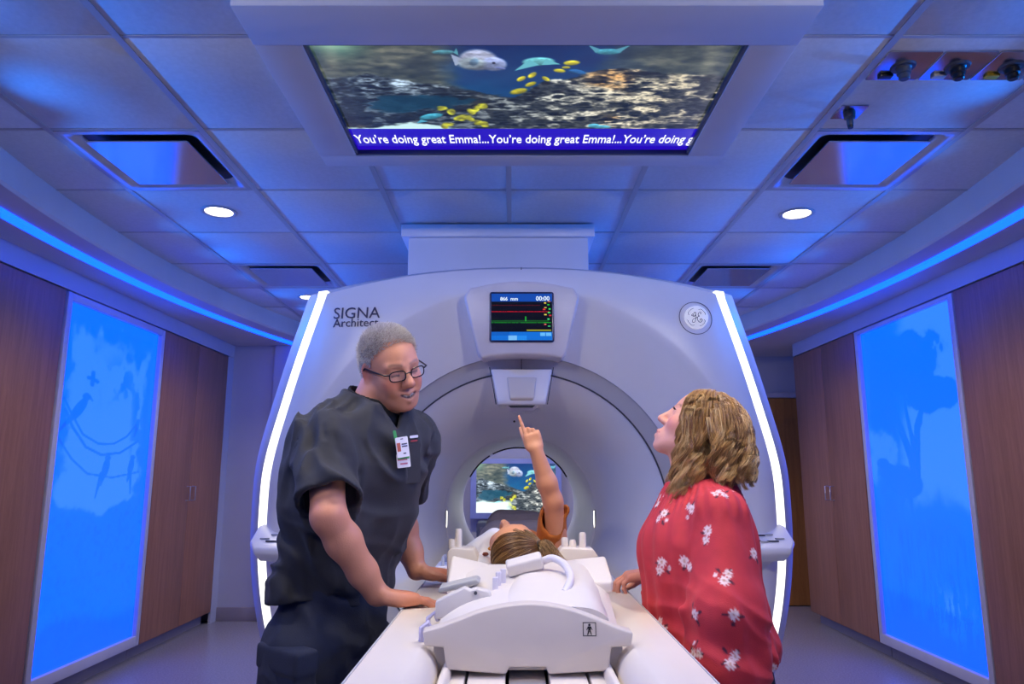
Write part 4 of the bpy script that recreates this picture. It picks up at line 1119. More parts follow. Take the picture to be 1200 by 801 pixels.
class Field:
    def __init__(s, lo, hi, h):
        s.lo = np.asarray(lo, float); s.h = h
        n = np.ceil((np.asarray(hi, float) - s.lo) / h).astype(int) + 1
        s.ax = [s.lo[i] + h * np.arange(n[i]) for i in range(3)]
        s.D = np.full(n, .5, dtype=np.float32)
    def block(s, lo, hi):
        sl = []
        for i in range(3):
            a = int(np.clip(np.floor((lo[i] - s.lo[i]) / s.h), 0, len(s.ax[i]))); b = int(np.clip(np.ceil((hi[i] - s.lo[i]) / s.h) + 1, 0, len(s.ax[i])))
            if b <= a: return None
            sl.append(slice(a, b))
        x = s.ax[0][sl[0]][:, None, None]; y = s.ax[1][sl[1]][None, :, None]; z = s.ax[2][sl[2]][None, None, :]
        return tuple(sl), x.astype(np.float32), y.astype(np.float32), z.astype(np.float32)
    def apply(s, prims):
        for p in prims:
            lo, hi = p.bbox(); m = max(p.k, .02) + 2 * s.h
            B = s.block(lo - m, hi + m)
            if B is None: continue
            sl, x, y, z = B
            d = p.d(x, y, z).astype(np.float32); A = s.D[sl]; k = max(p.k, 1e-4)
            if p.sub:
                d = -d; hh = np.clip(.5 - .5 * (d - A) / -k * -1, 0, 1)
                hh = np.clip(.5 + .5 * (d - A) / k, 0, 1); s.D[sl] = A * (1 - hh) + d * hh + k * hh * (1 - hh)
            else:
                hh = np.clip(.5 + .5 * (A - d) / k, 0, 1); s.D[sl] = A * (1 - hh) + d * hh - k * hh * (1 - hh)
        return s
    def near(s, w=.03):
        i = np.nonzero(np.abs(s.D) < w)
        return i, s.ax[0][i[0]], s.ax[1][i[1]], s.ax[2][i[2]]
    def displace(s, fn, w=.035):
        i, x, y, z = s.near(w); s.D[i] += fn(x, y, z).astype(np.float32); return s
    def shell(s, t):
        s.D = np.maximum(s.D, -(s.D + t)); return s
    def cut(s, fn):
        """keep where fn < 0 (fn takes broadcast grids)"""
        x, y, z = s.ax[0][:, None, None], s.ax[1][None, :, None], s.ax[2][None, None, :]
        s.D = np.maximum(s.D, fn(x, y, z).astype(np.float32)); return s
    def mesh(s):
        D, h = s.D, s.h; ins = D < 0
        c = [ins[a:ins.shape[0] - 1 + a, b:ins.shape[1] - 1 + b, e:ins.shape[2] - 1 + e] for a in (0, 1) for b in (0, 1) for e in (0, 1)]
        any_ = c[0].copy(); all_ = c[0].copy()
        for q in c[1:]: any_ |= q; all_ &= q
        mix = any_ & ~all_
        I, J, K = np.nonzero(mix)
        if len(I) == 0: return np.zeros((0, 3)), np.zeros((0, 4), int)
        vid = np.full(mix.shape, -1, np.int32); vid[I, J, K] = np.arange(len(I))
        acc = np.zeros((len(I), 3)); cnt = np.zeros(len(I))
        def val(a, b, e): return D[I + a, J + b, K + e].astype(np.float64)
        for ax in range(3):
            for p in (0, 1):
                for q in (0, 1):
                    o = [0, 0, 0]; o[(ax + 1) % 3] = p; o[(ax + 2) % 3] = q; e = list(o); e[ax] = 1
                    d0, d1 = val(*o), val(*e); m = (d0 < 0) != (d1 < 0)
                    t = np.where(m, d0 / np.where(m, d0 - d1, 1), 0)
                    pos = np.tile(np.array(o, float), (len(I), 1)); pos[:, ax] = t
                    acc[m] += pos[m]; cnt[m] += 1
        V = s.lo + (np.stack([I, J, K], -1) + acc / cnt[:, None]) * h
        F = []
        for ax in range(3):
            b, c_ = (ax + 1) % 3, (ax + 2) % 3
            s0 = [slice(None)] * 3; s1 = [slice(None)] * 3
            s0[ax] = slice(0, -1); s1[ax] = slice(1, None)
            a0, a1 = ins[tuple(s0)], ins[tuple(s1)]
            e = np.stack(np.nonzero(a0 != a1), -1)
            ok = (e[:, b] > 0) & (e[:, c_] > 0) & (e[:, b] < ins.shape[b] - 1) & (e[:, c_] < ins.shape[c_] - 1); e = e[ok]
            fl = a0[tuple(e.T)]
            def vv(db, dc):
                q = e.copy(); q[:, b] -= db; q[:, c_] -= dc; return vid[tuple(q.T)]
            quad = np.stack([vv(0, 0), vv(1, 0), vv(1, 1), vv(0, 1)], -1)
            quad[~fl] = quad[~fl][:, ::-1]
            quad = quad[:, ::-1] if False else quad
            F.append(quad)
        F = np.concatenate(F); F = F[(F >= 0).all(1)]
        used = np.zeros(len(V), bool); used[F.ravel()] = True; new = np.cumsum(used) - 1
        return V[used], new[F]

def relax(V, F, it=1, lam=.5):
    e = np.concatenate([F[:, [0, 1]], F[:, [1, 2]], F[:, [2, 3]], F[:, [3, 0]]]); e = np.concatenate([e, e[:, ::-1]])
    n = np.bincount(e[:, 0], minlength=len(V))[:, None] + 1e-9
    has = (np.bincount(e[:, 0], minlength=len(V)) > 0)[:, None]
    for _ in range(it):
        s = np.stack([np.bincount(e[:, 0], V[e[:, 1], i], minlength=len(V)) for i in range(3)], -1) / n
        V = np.where(has, V + lam * (s - V), V)
    return V
def vnormals(V, F):
    n = np.cross(V[F[:, 2]] - V[F[:, 0]], V[F[:, 3]] - V[F[:, 1]]); N = np.zeros_like(V)
    for k in range(4):
        for i in range(3): N[:, i] += np.bincount(F[:, k], n[:, i], minlength=len(V))
    return N / (np.linalg.norm(N, axis=1, keepdims=True) + 1e-12)
def multi_mesh(prims, regions, post=None, it=1):
    """the same solid sampled on several boxes with their own fineness; boxes overlap a little"""
    VV, FF, n = [], [], 0
    for lo, hi, h in regions:
        f = Field(lo, hi, h).apply(prims)
        if post: post(f)
        V, F = f.mesh()
        if it: V = relax(V, F, it)
        VV.append(V); FF.append(F + n); n += len(V)
    return np.concatenate(VV), np.concatenate(FF)
def biggest(V, F):
    """keep the largest connected piece"""
    e = np.concatenate([F[:, [0, 1]], F[:, [1, 2]], F[:, [2, 3]]]); lab = np.arange(len(V))
    while True:
        m = np.minimum(lab[e[:, 0]], lab[e[:, 1]]); new = lab.copy(); np.minimum.at(new, e[:, 0], m); np.minimum.at(new, e[:, 1], m); new = new[new]
        if (new == lab).all(): break
        lab = new
    k = np.bincount(lab).argmax(); used = lab == k; idx = np.cumsum(used) - 1; F = F[used[F[:, 0]]]
    return V[used], idx[F]
def smooth_obj(name, V, F, m, parent, col=None):
    return link(name, mesh_np(name, V, F, col), m, parent, True)
def rotm(axis, deg):
    return np.array(Matrix.Rotation(math.radians(deg), 3, axis))
class Frame:
    def __init__(s, R, t, sc=1.0): s.R = np.asarray(R, float); s.t = np.asarray(t, float); s.sc = sc
    def p(s, *a): return s.t + s.R @ (np.array(a, float) * s.sc)
    def inv(s, P): return (np.asarray(P) - s.t) @ s.R / s.sc
    def ell(s, c, r, R=None, k=.015, sub=False): return Ell(s.p(*c), np.array(r) * s.sc, s.R if R is None else s.R @ R, k * s.sc, sub)
    def cap(s, a, b, ra, rb=None, k=.012, sub=False): return Cap(s.p(*a), s.p(*b), ra * s.sc, None if rb is None else rb * s.sc, k * s.sc, sub)

def frame_from(fwd, up, t, sc=1.0):
    f = unit(fwd); l = unit(np.cross(up, f)); u = np.cross(f, l)
    return Frame(np.stack([f, l, u], 1), t, sc)

def head_prims(H, jaw=1.0, smile=0.0, ears=True, nose=1.0, cheek=1.0, fem=False):
    P = []
    P += [H.ell((-.018, 0, .035), (.098, .077, .086), k=.02), H.ell((.030, 0, .005), (.064, .066, .088), k=.03)]
    P += [H.ell((.035, 0, -.062), (.056 , .056 * jaw, .046), k=.03), H.ell((.078, 0, -.104), (.021, .025 * jaw, .018), k=.022)]
    for s in (-1, 1):
        P += [H.cap((.012, s * .055 * jaw, -.055), (.068, s * .022 * jaw, -.092), .016, .014, k=.03)]
        P += [H.ell((.058, s * .041, -.026), (.030, .023, .024 * cheek), k=.025)]
        if not fem: P += [H.cap((.083, s * .014, .022), (.072, s * .046, .022), .012, .010, k=.015)]
        P += [H.ell((.0965, s * .032, .004), (.017, .021, .013), k=.012, sub=True)]
        P += [H.ell((.0745, s * .0325, .003), (.0155, .0165, .0135), k=.006)]
        P += [H.cap((.086, s * .020, .013), (.080, s * .046, .012), .005, .004, k=.006)]
    # nose
    P += [H.cap((.089, 0, .014), (.112 * (1 if nose else 1), 0, -.026), .0085, .0125 * nose, k=.014), H.ell((.113, 0, -.030), (.0125 * nose, .0125 * nose, .0105 * nose), k=.008)]
    for s in (-1, 1):
        P += [H.ell((.1015, s * .0125 * nose, -.034), (.012, .0085, .0085), k=.007), H.ell((.108, s * .0065, -.0425), (.005, .004, .004), k=.004, sub=True)]
    # mouth
    zc = -.072
    w = .024 + .004 * smile
    P += [H.ell((.083, 0, zc), (.022, .032, .022), k=.015)]
    for s in (-1, 1):
        P += [H.cap((.1025, s * .003, zc + .006), (.091, s * w, zc + .003 + .007 * smile), .0055, .003, k=.006)]
        P += [H.cap((.1005, 0, zc - .009 - .003 * smile), (.090, s * w * .9, zc + .001 + .006 * smile), .0065, .003, k=.006)]
        P += [H.cap((.107, 0, zc - .0012), (.094, s * w, zc + .002 + .0075 * smile), .0022 + .0032 * smile, .0014 + .001 * smile, k=.003, sub=True)]
        if smile: P += [H.cap((.096, s * .020, -.032), (.086, s * .036, -.062), .003, .002, k=.008, sub=True), H.ell((.075, s * .040, -.048), (.018, .014, .018), k=.02)]
    if ears:
        for s in (-1, 1):
            Re = rotm('Z', -s * 22) @ rotm('Y', -8)
            P += [H.ell((-.012, s * .078, -.006), (.019, .0065, .033), Re, k=.008), H.ell((-.006, s * .084, -.002), (.010, .006, .020), Re, k=.005, sub=True), H.ell((-.006, s * .076, -.036), (.010, .006, .010), Re, k=.006)]
    return P

def hand_prims(W, d, n, thumb, sc=1.0, bends=None, tb=(.55, .75, -.35), spread=.06, k=.004, tbend=.3, base=(.092, .096, .093, .085), palm=.050):
    """W wrist, d finger direction, n back-of-hand normal, thumb +1/-1 along n x d"""
    d = unit(d); n = unit(np.asarray(n, float) - d * (np.asarray(n, float) @ d)); s = np.cross(n, d) * thumb
    W = np.asarray(W, float); P = []
    bends = bends or [(.15, .25, .15)] * 4
    R = np.stack([d, s, n], 1)
    P.append(RBox(W + (d * palm + s * .002) * sc, np.array([palm, .040, .0145]) * sc, .012 * sc, R, k=.02 * sc))
    P.append(Ell(W + (d * .045 - s * .020 - n * .008) * sc, np.array([.035, .018, .014]) * sc, R, k=.012 * sc))
    P.append(Ell(W + (d * .040 + s * .024 - n * .008) * sc, np.array([.030, .017, .016]) * sc, R, k=.012 * sc))
    off = [.030, .0105, -.0095, -.0285]; L = [.072, .080, .074, .058]; rr = [.0090, .0093, .0088, .0077]
    for f in range(4):
        p = W + (d * base[f] + s * off[f]) * sc
        ang = spread * (1.5 - f)
        dd = unit(d + s * ang); q0 = p - d * .02 * sc
        fist = bends[f][0] > 1.0
        P.append(Cap(q0, p, rr[f] * 1.05 * sc, rr[f] * (1.2 if fist else 1.08) * sc, k=(.003 if fist else .008) * sc))
        a = 0
        for j, fr in enumerate((.46, .30, .24)):
            a += bends[f][j]
            dir_ = dd * math.cos(a) - n * math.sin(a)
            q = p + dir_ * L[f] * fr * sc; r0 = rr[f] * (1 - .08 * j) * sc
            P.append(Cap(p, q, r0, r0 * .92, k=k * sc)); p = q
    p = W + (d * .022 + s * .030 - n * .006) * sc
    td = unit(d * tb[0] + s * tb[1] + n * tb[2])
    for j, (ln, r0) in enumerate(((.040, .0125), (.032, .0108), (.026, .0098))):
        q = p + td * ln * sc; P.append(Cap(p, q, r0 * sc, r0 * .93 * sc, k=.009 * sc if j == 0 else k * sc)); p = q
        td = unit(td + d * tbend - s * tbend * .4)
    return P

def skin_mat(name, c):
    return mat(name, (1, 1, 1), .48, var=.05, scale=30, bump=.12, bscale=300, attr='Col', sss=.0, spec=.4)
def paint(V, base, zones):
    """zones: (centre, radius xyz or r, colour, strength)"""
    C = np.tile(np.array(base, float), (len(V), 1))
    for c, r, col, st in zones:
        q = np.linalg.norm((V - np.asarray(c)) / np.asarray(r), axis=1)
        w = (st * (1 - sstep(.35, 1.0, q)))[:, None]
        C = C * (1 - w) + np.array(col) * w
    return C
def hzones(H, zs): return [(H.p(*c), r * H.sc, col, st) for c, r, col, st in zs]
def eyeball(H, s, parent, iris, look=(1, 0, 0), r=.0125):
    c = H.p(.0745, s * .0325, .003); rad = r * H.sc
    n, m_ = 20, 24; V = []; 
    for i in range(n + 1):
        for j in range(m_):
            a, b = PI * i / n, 2 * PI * j / m_
            V.append((math.cos(a), math.sin(a) * math.cos(b), math.sin(a) * math.sin(b)))
    V = np.array(V); ang = np.arccos(np.clip(V[:, 0], -1, 1))
    C = np.tile(np.array([.75, .72, .70]), (len(V), 1)); C[ang < .50] = iris; C[ang < .22] = (.01, .01, .01)
    L_ = frame_from(H.R @ np.array(look, float), H.R[:, 2], c).R
    idx = np.arange((n + 1) * m_).reshape(n + 1, m_)
    F = np.stack([idx[:-1], np.roll(idx[:-1], -1, 1), np.roll(idx[1:], -1, 1), idx[1:]], -1).reshape(-1, 4)
    P = c + (V * rad) @ L_.T
    return smooth_obj('eye', P, F, mat('eye_surface', (1, 1, 1), .08, var=0, attr='Col'), parent, C)
def strands(paths, radii, cols, sides=3):
    """many thin tapered tubes as arrays; paths (n, m, 3), radii (n, m), cols (n, m, 3)"""
    n, m, _ = paths.shape
    T = np.gradient(paths, axis=1); T /= np.linalg.norm(T, axis=2, keepdims=True) + 1e-9
    ref = np.where(np.abs(T[..., 2:3]) < .8, np.array([0, 0, 1.0]), np.array([1.0, 0, 0]))
    ref = np.array([.31, .53, .79]) + 0 * T
    A = np.cross(T, ref); A /= np.linalg.norm(A, axis=2, keepdims=True) + 1e-9; B = np.cross(T, A)
    ring = np.stack([paths + radii[..., None] * (A * math.cos(2 * PI * j / sides) + B * math.sin(2 * PI * j / sides)) for j in range(sides)], 2)
    V = ring.reshape(-1, 3); C = np.repeat(cols.reshape(-1, 3), sides, 0)
    idx = np.arange(n * m * sides).reshape(n, m, sides)
    F = np.stack([idx[:, :-1], np.roll(idx, -1, 2)[:, :-1], np.roll(idx, -1, 2)[:, 1:], idx[:, 1:]], -1).reshape(-1, 4)
    return V, F, C
def hair_mat(name, rough=.38):
    return mat(name, (1, 1, 1), rough, var=.10, scale=60, attr='Col', spec=.6)
# ------------------------------------------------------------------ the man in dark scrubs
def man():
    A = math.radians(42)
    f = v3(math.cos(A), -math.sin(A), 0); l = v3(math.sin(A), math.cos(A), 0)
    ROT = math.atan2(l[1], l[0])       # 'a' axis of the lofts lies along his left-right line
    H = frame_from((.60, -.71, -.305), (-.012, -.453, .866), (-.330, 1.955, 1.556), .88)
    sk = srgb(206, 142, 112)
    nb = v3(-.385, 1.995, 1.475)
    shR, shL = v3(-.478, 1.862, 1.375), v3(-.285, 2.125, 1.385)
    elR, wrR = v3(-.428, 1.735, 1.172), v3(-.330, 1.850, .980)
    elL, wrL = v3(-.345, 2.245, 1.165), v3(-.280, 2.205, .992)
    B = []
    B.append(Loft([(.86, -.470, 2.0, .115, .085), (1.0, -.460, 2.0, .115, .085), (1.1, -.441, 1.99, .15, .11), (1.25, -.425, 1.985, .155, .11), (1.36, -.41, 1.985, .14, .09), (1.44, -.395, 1.99, .09, .065)], ROT, ends=.03))
    B.append(Cap(nb + v3(0, 0, -.04), H.p(-.025, 0, -.03), .066, .060, k=.03))
    B.append(H.cap((.03, 0, -.075), (-.02, 0, -.14), .045, .05, k=.03))
    for a, b, c, w, s in ((shR, elR, wrR, 0, 0), (shL, elL, wrL, 0, 0)):
        B += [Cap(a, b, .048, .040, k=.03), Cap(b, b + (c - b) * .3, .038, .0415, k=.02), Cap(b + (c - b) * .3, b + (c - b) * .7, .0405, .034, k=.02), Cap(b + (c - b) * .7, c, .034, .028, k=.02)]
    # hips and legs (under the trousers)
    hR, hL = v3(-.525, 1.915, .86), v3(-.435, 2.085, .86)
    kR, kL = v3(-.505, 1.885, .48), v3(-.425, 2.095, .48)
    aR, aL = v3(-.535, 1.925, .09), v3(-.465, 2.115, .09)
    for a, b, c in ((hR, kR, aR), (hL, kL, aL)):
        B += [Cap(a + v3(.02, 0, -.05), b, .065, .055, k=.03), Cap(b, c, .055, .04, k=.02), Cap(c + v3(0, 0, -.03), c + f * .14 + v3(0, 0, -.055), .04, .03, k=.02)]
    B += head_prims(H, jaw=1.0, smile=1.25, nose=1.16)
    B += [H.ell((.045, 0, -.095), (.040, .045, .026), k=.025)]      # soft chin and throat
    # hands: right one flat on the rail edge, left one farther along
    B += hand_prims(wrR, v3(.86, .42, -.16), v3(.10, .10, 1), 1, 1.04, [(.10, .18, .12), (.08, .16, .12), (.10, .18, .14), (.14, .2, .15)], tb=(.75, .6, -.12))
    B += hand_prims(wrL, v3(.80, .50, -.16), v3(.10, .10, 1), -1, 1.02, [(.10, .2, .15)] * 4, tb=(.75, .55, -.1))
    V, F = Field((-.66, 1.64, -.006), (-.09, 2.36, 1.69), .0034).apply(B).mesh(); V, F = biggest(V, F); V = relax(V, F, 1)
    red = srgb(196, 104, 84); pale = srgb(220, 160, 130)
    Z = hzones(H, [((.11, 0, -.03), .024, srgb(204, 112, 92), .7), ((.075, -.045, -.03), .035, srgb(206, 118, 96), .6), ((.075, .045, -.03), .035, srgb(206, 118, 96), .6),
                   ((.08, 0, .07), .06, srgb(218, 150, 112), .5), ((-.012, -.08, -.006), .035, srgb(204, 110, 92), .6), ((.06, 0, -.09), .05, srgb(190, 120, 98), .4)])
    for s in (-1, 1):
        for t in np.linspace(0, 1, 9):
            Z += hzones(H, [((.101 - .010 * t * t * 1.0, s * .026 * t, -.071 + .0085 * t * t), .0062, srgb(176, 84, 76), .75)])
        for t in np.linspace(0, 1, 8):
            Z += hzones(H, [((.093 - .014 * t, s * (.014 + .032 * t), .0265 + .004 * math.sin(t * 2.6)), .0075, srgb(104, 82, 72), .75)])
    for s in (-1, 1):
        for t in np.linspace(-1, 1, 9):
            Z += hzones(H, [((.0905 - .0045 * t * t, s * (.0325 + .012 * t), -.0025 - .001 * t * t), .0042, srgb(58, 38, 36), .85)])
    for q in np.linspace(-.022, .022, 9): Z += hzones(H, [((.0985 - 14 * q * q, q, -.0725 + 15 * q * q), .0095, srgb(56, 18, 20), .95)])
    Z += hzones(H, [((.096, 0, -.072), .0065, srgb(50, 18, 20), .95), ((.094, .010, -.0715), .006, srgb(60, 24, 24), .8), ((.094, -.010, -.0715), .006, srgb(60, 24, 24), .8)])
    for q in (-.014, -.009, -.0045, 0, .0045, .009, .014): Z += hzones(H, [((.0985 - 16 * q * q, q, -.0680 + 14 * q * q), .0046, srgb(232, 222, 210), .95)])
    for w, el in ((wrR, elR), (wrL, elL)):
        Z += [(w + v3(.08, .04, -.01), .09, srgb(204, 124, 98), .5), (el, .06, srgb(204, 124, 100), .5)]
    C = paint(V, sk, Z)
    body = link('person', mesh_np('person', V, F, C), skin_mat('skin_tone_one', sk), None, True)
    tag(body, 'grey-haired man in glasses and dark navy scrubs leaning on the table', 'person')
    for s in (-1, 1): eyeball(H, s, body, srgb(70, 80, 90), (1, 0, -.35))
    # ---------------- trousers
    TP = [Loft([(.70, -.485, 2.0, .165, .128), (.84, -.474, 2.0, .158, .122), (.93, -.468, 2.0, .146, .112), (1.02, -.456, 2.0, .140, .11)], ROT, ends=.02, k=.03)]
    for a, b, c in ((hR, kR, aR), (hL, kL, aL)):
        TP += [Cap(a + v3(0, 0, -.04), b, .094, .088, k=.05), Cap(b, c + v3(0, 0, .02), .088, .082, k=.04)]
    ft = Field((-.76, 1.70, .04), (-.18, 2.34, 1.04), .0068).apply(TP)
    ft.displace(lambda x, y, z: .020 * (vnoise(x * 9 + y * 7, z * 7, 1.0) - .5) - .040 * (.22 - np.abs(vnoise(x * 14 + z * 8, y * 12, z * 11) - .5)) + .010 * (vnoise(x * 22, y * 22, z * 9) - .5) + .006 * np.sin(z * 70 + x * 30 + 5 * vnoise(x * 6, y * 6, z * 6)) * sstep(.62, .45, z))
    ft.cut(lambda x, y, z: np.maximum(.06 - z, z - 1.02) + 0 * (x + y))
    V, F = ft.mesh(); V = relax(V, F, 2)
    M_SCRUBP = mat('navy_scrub_trousers', srgb(30, 36, 56), .82, var=.18, scale=14, bump=.35, bscale=500, sheen=.05)
    tr = smooth_obj('trousers', V, F, M_SCRUBP, body)
    # cargo pocket on the near thigh
    out = -l
    c0 = hR + v3(.01, 0, -.105) + out * .070 + f * .035
    Rp = np.stack([f, out, v3(0, 0, 1)], 1)
    fp_ = Field(c0 - .16, c0 + .16, .004).apply([RBox(c0, (.085, .030, .105), .012, Rp), RBox(c0 + v3(0, 0, .082) + out * .004, (.090, .032, .030), .010, Rp, k=.003)])
    V, F = fp_.mesh(); V = relax(V, F, 2); smooth_obj('cargo_pocket', V, F, M_SCRUBP, tr)
    # ---------------- scrub top
    SP = [Loft([(.90, -.470, 2.0, .158, .124), (.97, -.466, 2.0, .162, .126), (1.03, -.455, 1.998, .172, .134), (1.10, -.441, 1.99, .180, .142), (1.20, -.428, 1.985, .186, .145), (1.30, -.414, 1.98, .192, .140), (1.37, -.404, 1.985, .178, .122), (1.43, -.395, 1.99, .132, .098), (1.48, -.388, 1.993, .095, .084), (1.535, -.380, 1.993, .080, .076)], ROT, k=.02)]
    hemR = elR + (shR - elR) * .20
    hemL = elL + (shL - elL) * .22
    for a, b in ((shR, hemR), (shL, hemL)):
        SP += [Cap(nb + v3(0, 0, -.060), a + v3(0, 0, -.005), .066, .066, k=.05), Cap(a + v3(0, 0, -.01), b, .072, .067, k=.045), Cap(b, b + (b - a) * .4, .067, .067, k=.02)]
    lo_, hi_ = (-.74, 1.56, .86), (-.12, 2.42, 1.55)
    f_t = Field(lo_, hi_, .0052).apply(SP[:1] + [SP[1], SP[4]])
    f_s = Field(lo_, hi_, .0052).apply([SP[2], SP[3], SP[5], SP[6]])
    fs = Field(lo_, hi_, .0052)
    kk = .045; A_, B_ = f_t.D, f_s.D
    hh = np.clip(.5 + .5 * (A_ - B_) / kk, 0, 1); fs.D = A_ * (1 - hh) + B_ * hh - kk * hh * (1 - hh)
    fs.D += .006 * np.exp(-((A_ - B_) / .010) ** 2) * (fs.ax[2][None, None, :] > 1.22)      # armhole seam
    def folds(x, y, z):
        w = vnoise(x * 5, y * 5, z * 5)
        d1 = vnoise((x + .6 * z) * 13 + 3 * w, y * 9, z * 5)              # diagonal pulls
        d2 = np.abs(vnoise(x * 22 + 4 * w, y * 18, z * 9 + 2) - .5)
        d3 = np.abs(vnoise((z + .4 * x) * 24 + 3 * w, (x - y) * 6, 3.0) - .5)
        lowb = sstep(1.30, 1.02, z)
        return .034 * (d1 - .5) - .036 * (.22 - d2) - .022 * (.22 - d3) * (.30 + lowb)
    fs.displace(folds, .05)
    th_ = np.where(B_ < A_ - .01, .014, .024).astype(np.float32)
    fs.D = np.maximum(fs.D, -(fs.D + th_))
    axR, axL = unit(hemR - shR), unit(hemL - shL)
    def cuts(x, y, z):
        # sleeve hems, bottom hem, neck opening with a V
        sR = (x - hemR[0]) * axR[0] + (y - hemR[1]) * axR[1] + (z - hemR[2]) * axR[2] - .002
        sL = (x - hemL[0]) * axL[0] + (y - hemL[1]) * axL[1] + (z - hemL[2]) * axL[2] - .002
        mid = (x - nb[0]) * l[0] + (y - nb[1]) * l[1]
        sl = np.minimum(np.where(mid < 0, sR, sL), (A_ - B_) + .0)
        hem = .950 + .012 * np.sin(x * 20 + y * 13) - z
        ul = mid; uf = (x - nb[0]) * f[0] + (y - nb[1]) * f[1]
        nk = z - (1.500 - .42 * np.clip(uf + .02, 0, .2) - .10 * np.clip(np.abs(ul) - .05, 0, .1))
        r = np.maximum(np.maximum(sl, hem), nk)
        vz = z - (1.385 + np.abs(ul) * 1.5)
        vcut = np.minimum(vz, np.minimum(uf - .02, .09 - np.abs(ul)))
        return np.maximum(r, np.minimum(vcut, .2))
    fs.cut(cuts)
    V, F = fs.mesh(); V = relax(V, F, 1)
    # small loose islands are dropped by keeping faces in the main height range
    M_SCRUB = mat('navy_scrub_top', srgb(40, 41, 48), .80, var=.16, scale=18, bump=.35, bscale=520, sheen=.06)
    top = smooth_obj('scrub_top', V, F, M_SCRUB, body)
    top['label'] = 'dark navy short-sleeved scrub top'
    # dark neckband inside the V: undershirt
    fu = Field((-.56, 1.84, 1.33), (-.22, 2.15, 1.56), .004).apply([Loft([(1.34, -.415, 1.985, .14, .10), (1.40, -.400, 1.988, .115, .092), (1.45, -.390, 1.992, .088, .078), (1.50, -.382, 1.994, .071, .068), (1.53, -.378, 1.994, .066, .064)], ROT)])
    fu.shell(.008); fu.cut(lambda x, y, z: z - (1.492 - .42 * np.clip((x - nb[0]) * f[0] + (y - nb[1]) * f[1], -.05, .2)))
    V, F = fu.mesh(); V = relax(V, F, 1); smooth_obj('undershirt_collar', V, F, mat('black_knit', srgb(20, 20, 24), .9, var=.1), body)
    # sleeve hem stitch, chest pocket, badges: placed on the surface of the top
    dg_tree = None
    from mathutils.bvhtree import BVHTree
    me = top.data; tree = BVHTree.FromPolygons([v.co for v in me.vertices], [p.vertices for p in me.polygons])
    def on_shirt(px_, py_, off=.004):
        """point where the photograph shows the thing, taken from the camera's ray onto the cloth"""
        a = (px_ - 600) / 849; b = -(py_ - 400.5) / 849; th = math.radians(10.3)
        dr = Vector((a, math.cos(th) - b * math.sin(th), math.sin(th) + b * math.cos(th))).normalized()
        hit, nrm, _, _ = tree.ray_cast(Vector((0, 0, 1.27)), dr)
        if hit is None: hit = Vector((-.3, 1.83, 1.33)); nrm = Vector((.5, -.8, 0))
        if nrm.dot(dr) > 0: nrm = -nrm
        return hit + nrm * off, nrm
    def card(name, px_, py_, w, h, m, off, tilt=0.0, parent=top, th=.0022):
        c, n = on_shirt(px_, py_, off)
        n = Vector((n.x, n.y, n.z * .2)).normalized(); up = Vector((0, 0, 1)); x = up.cross(n).normalized()
        M = Matrix.Translation(c) @ Matrix(((x.x, up.x, n.x, 0), (x.y, up.y, n.y, 0), (x.z, up.z, n.z, 0), (0, 0, 0, 1))) @ Matrix.Rotation(tilt, 4, 'Z')
        mb = MB().prism([(a, b) for a, b in rrect(-w / 2, w / 2, -h / 2, h / 2, .003, 3)], -th / 2, th / 2, 'XY')
        mb.v = [tuple(M @ Vector(p)) for p in mb.v]
        return mb.obj(name, m, parent), M
    Mw = mat('badge_white', srgb(232, 230, 236), .35); Mg = mat('badge_green', srgb(70, 160, 90), .4); Mp = mat('badge_pink', srgb(205, 120, 140), .4); Mo = mat('badge_photo', srgb(190, 100, 80), .4); Mk = mat('badge_ink', srgb(60, 60, 80), .4)
    def sub(name, M, x0, x1, y0, y1, m, parent, z=.0012):
        mb = MB().box((x0, y0, z), (x1, y1, z + .0006)); mb.v = [tuple(M @ Vector(p)) for p in mb.v]; return mb.obj(name, m, parent)
    b1, M1 = card('id_badge', 468, 523, .036, .052, Mw, .016, .18)
    sub('badge_photo', M1, -.016, -.006, -.010, .012, Mo, b1); sub('badge_print', M1, -.002, .014, .000, .003, Mk, b1); sub('badge_print', M1, -.002, .014, .006, .009, Mk, b1); sub('badge_print', M1, .000, .008, -.018, -.015, Mk, b1); sub('badge_slot', M1, -.004, .004, .020, .022, Mk, b1)
    b2, M2 = card('second_badge', 471, 539, .036, .036, Mw, .013, .12)
    sub('badge_stripe', M2, -.016, .016, .004, .013, Mg, b2); sub('badge_stripe', M2, -.016, .010, .0005, .004, Mp, b2); sub('badge_print', M2, -.010, .010, -.010, -.006, Mp, b2)
    b3, M3 = card('lanyard_clip', 461, 513, .008, .034, Mg, .014, .25)
    pk, Mpk = card('chest_pocket', 481, 543, .058, .100, M_SCRUB, .004, .05, th=.004)
    s1, Ms = card('embroidered_name', 483, 512, .034, .007, Mw, .0065, .12, th=.001)
    s2, Ms2 = card('embroidered_name', 483, 517, .030, .004, mat('thread_red', srgb(190, 70, 70), .6), .0065, .12, th=.001)
    # ---------------- hair: close-cropped cap and short bristles
    hp = [H.ell((-.020, 0, .038), (.1015, .0805, .0895), k=.01), H.ell((-.045, 0, -.010), (.066, .077, .070), k=.02)]
    fh = Field((-.52, 1.78, 1.40), (-.18, 2.14, 1.72), .003).apply(hp)
    i, x, y, z = fh.near(.03)
    Q = H.inv(np.stack([x, y, z], -1))
    nz_ = vnoise(Q[:, 0] * 160, Q[:, 1] * 160, Q[:, 2] * 160)
    hair_line = Q[:, 0] - (.044 + .030 * sstep(.03, .11, Q[:, 2]) - .30 * np.clip(.045 - Q[:, 2], 0, .2) - .35 * np.clip(np.abs(Q[:, 1]) - .030, 0, .1) + .008 * (nz_ - .5))
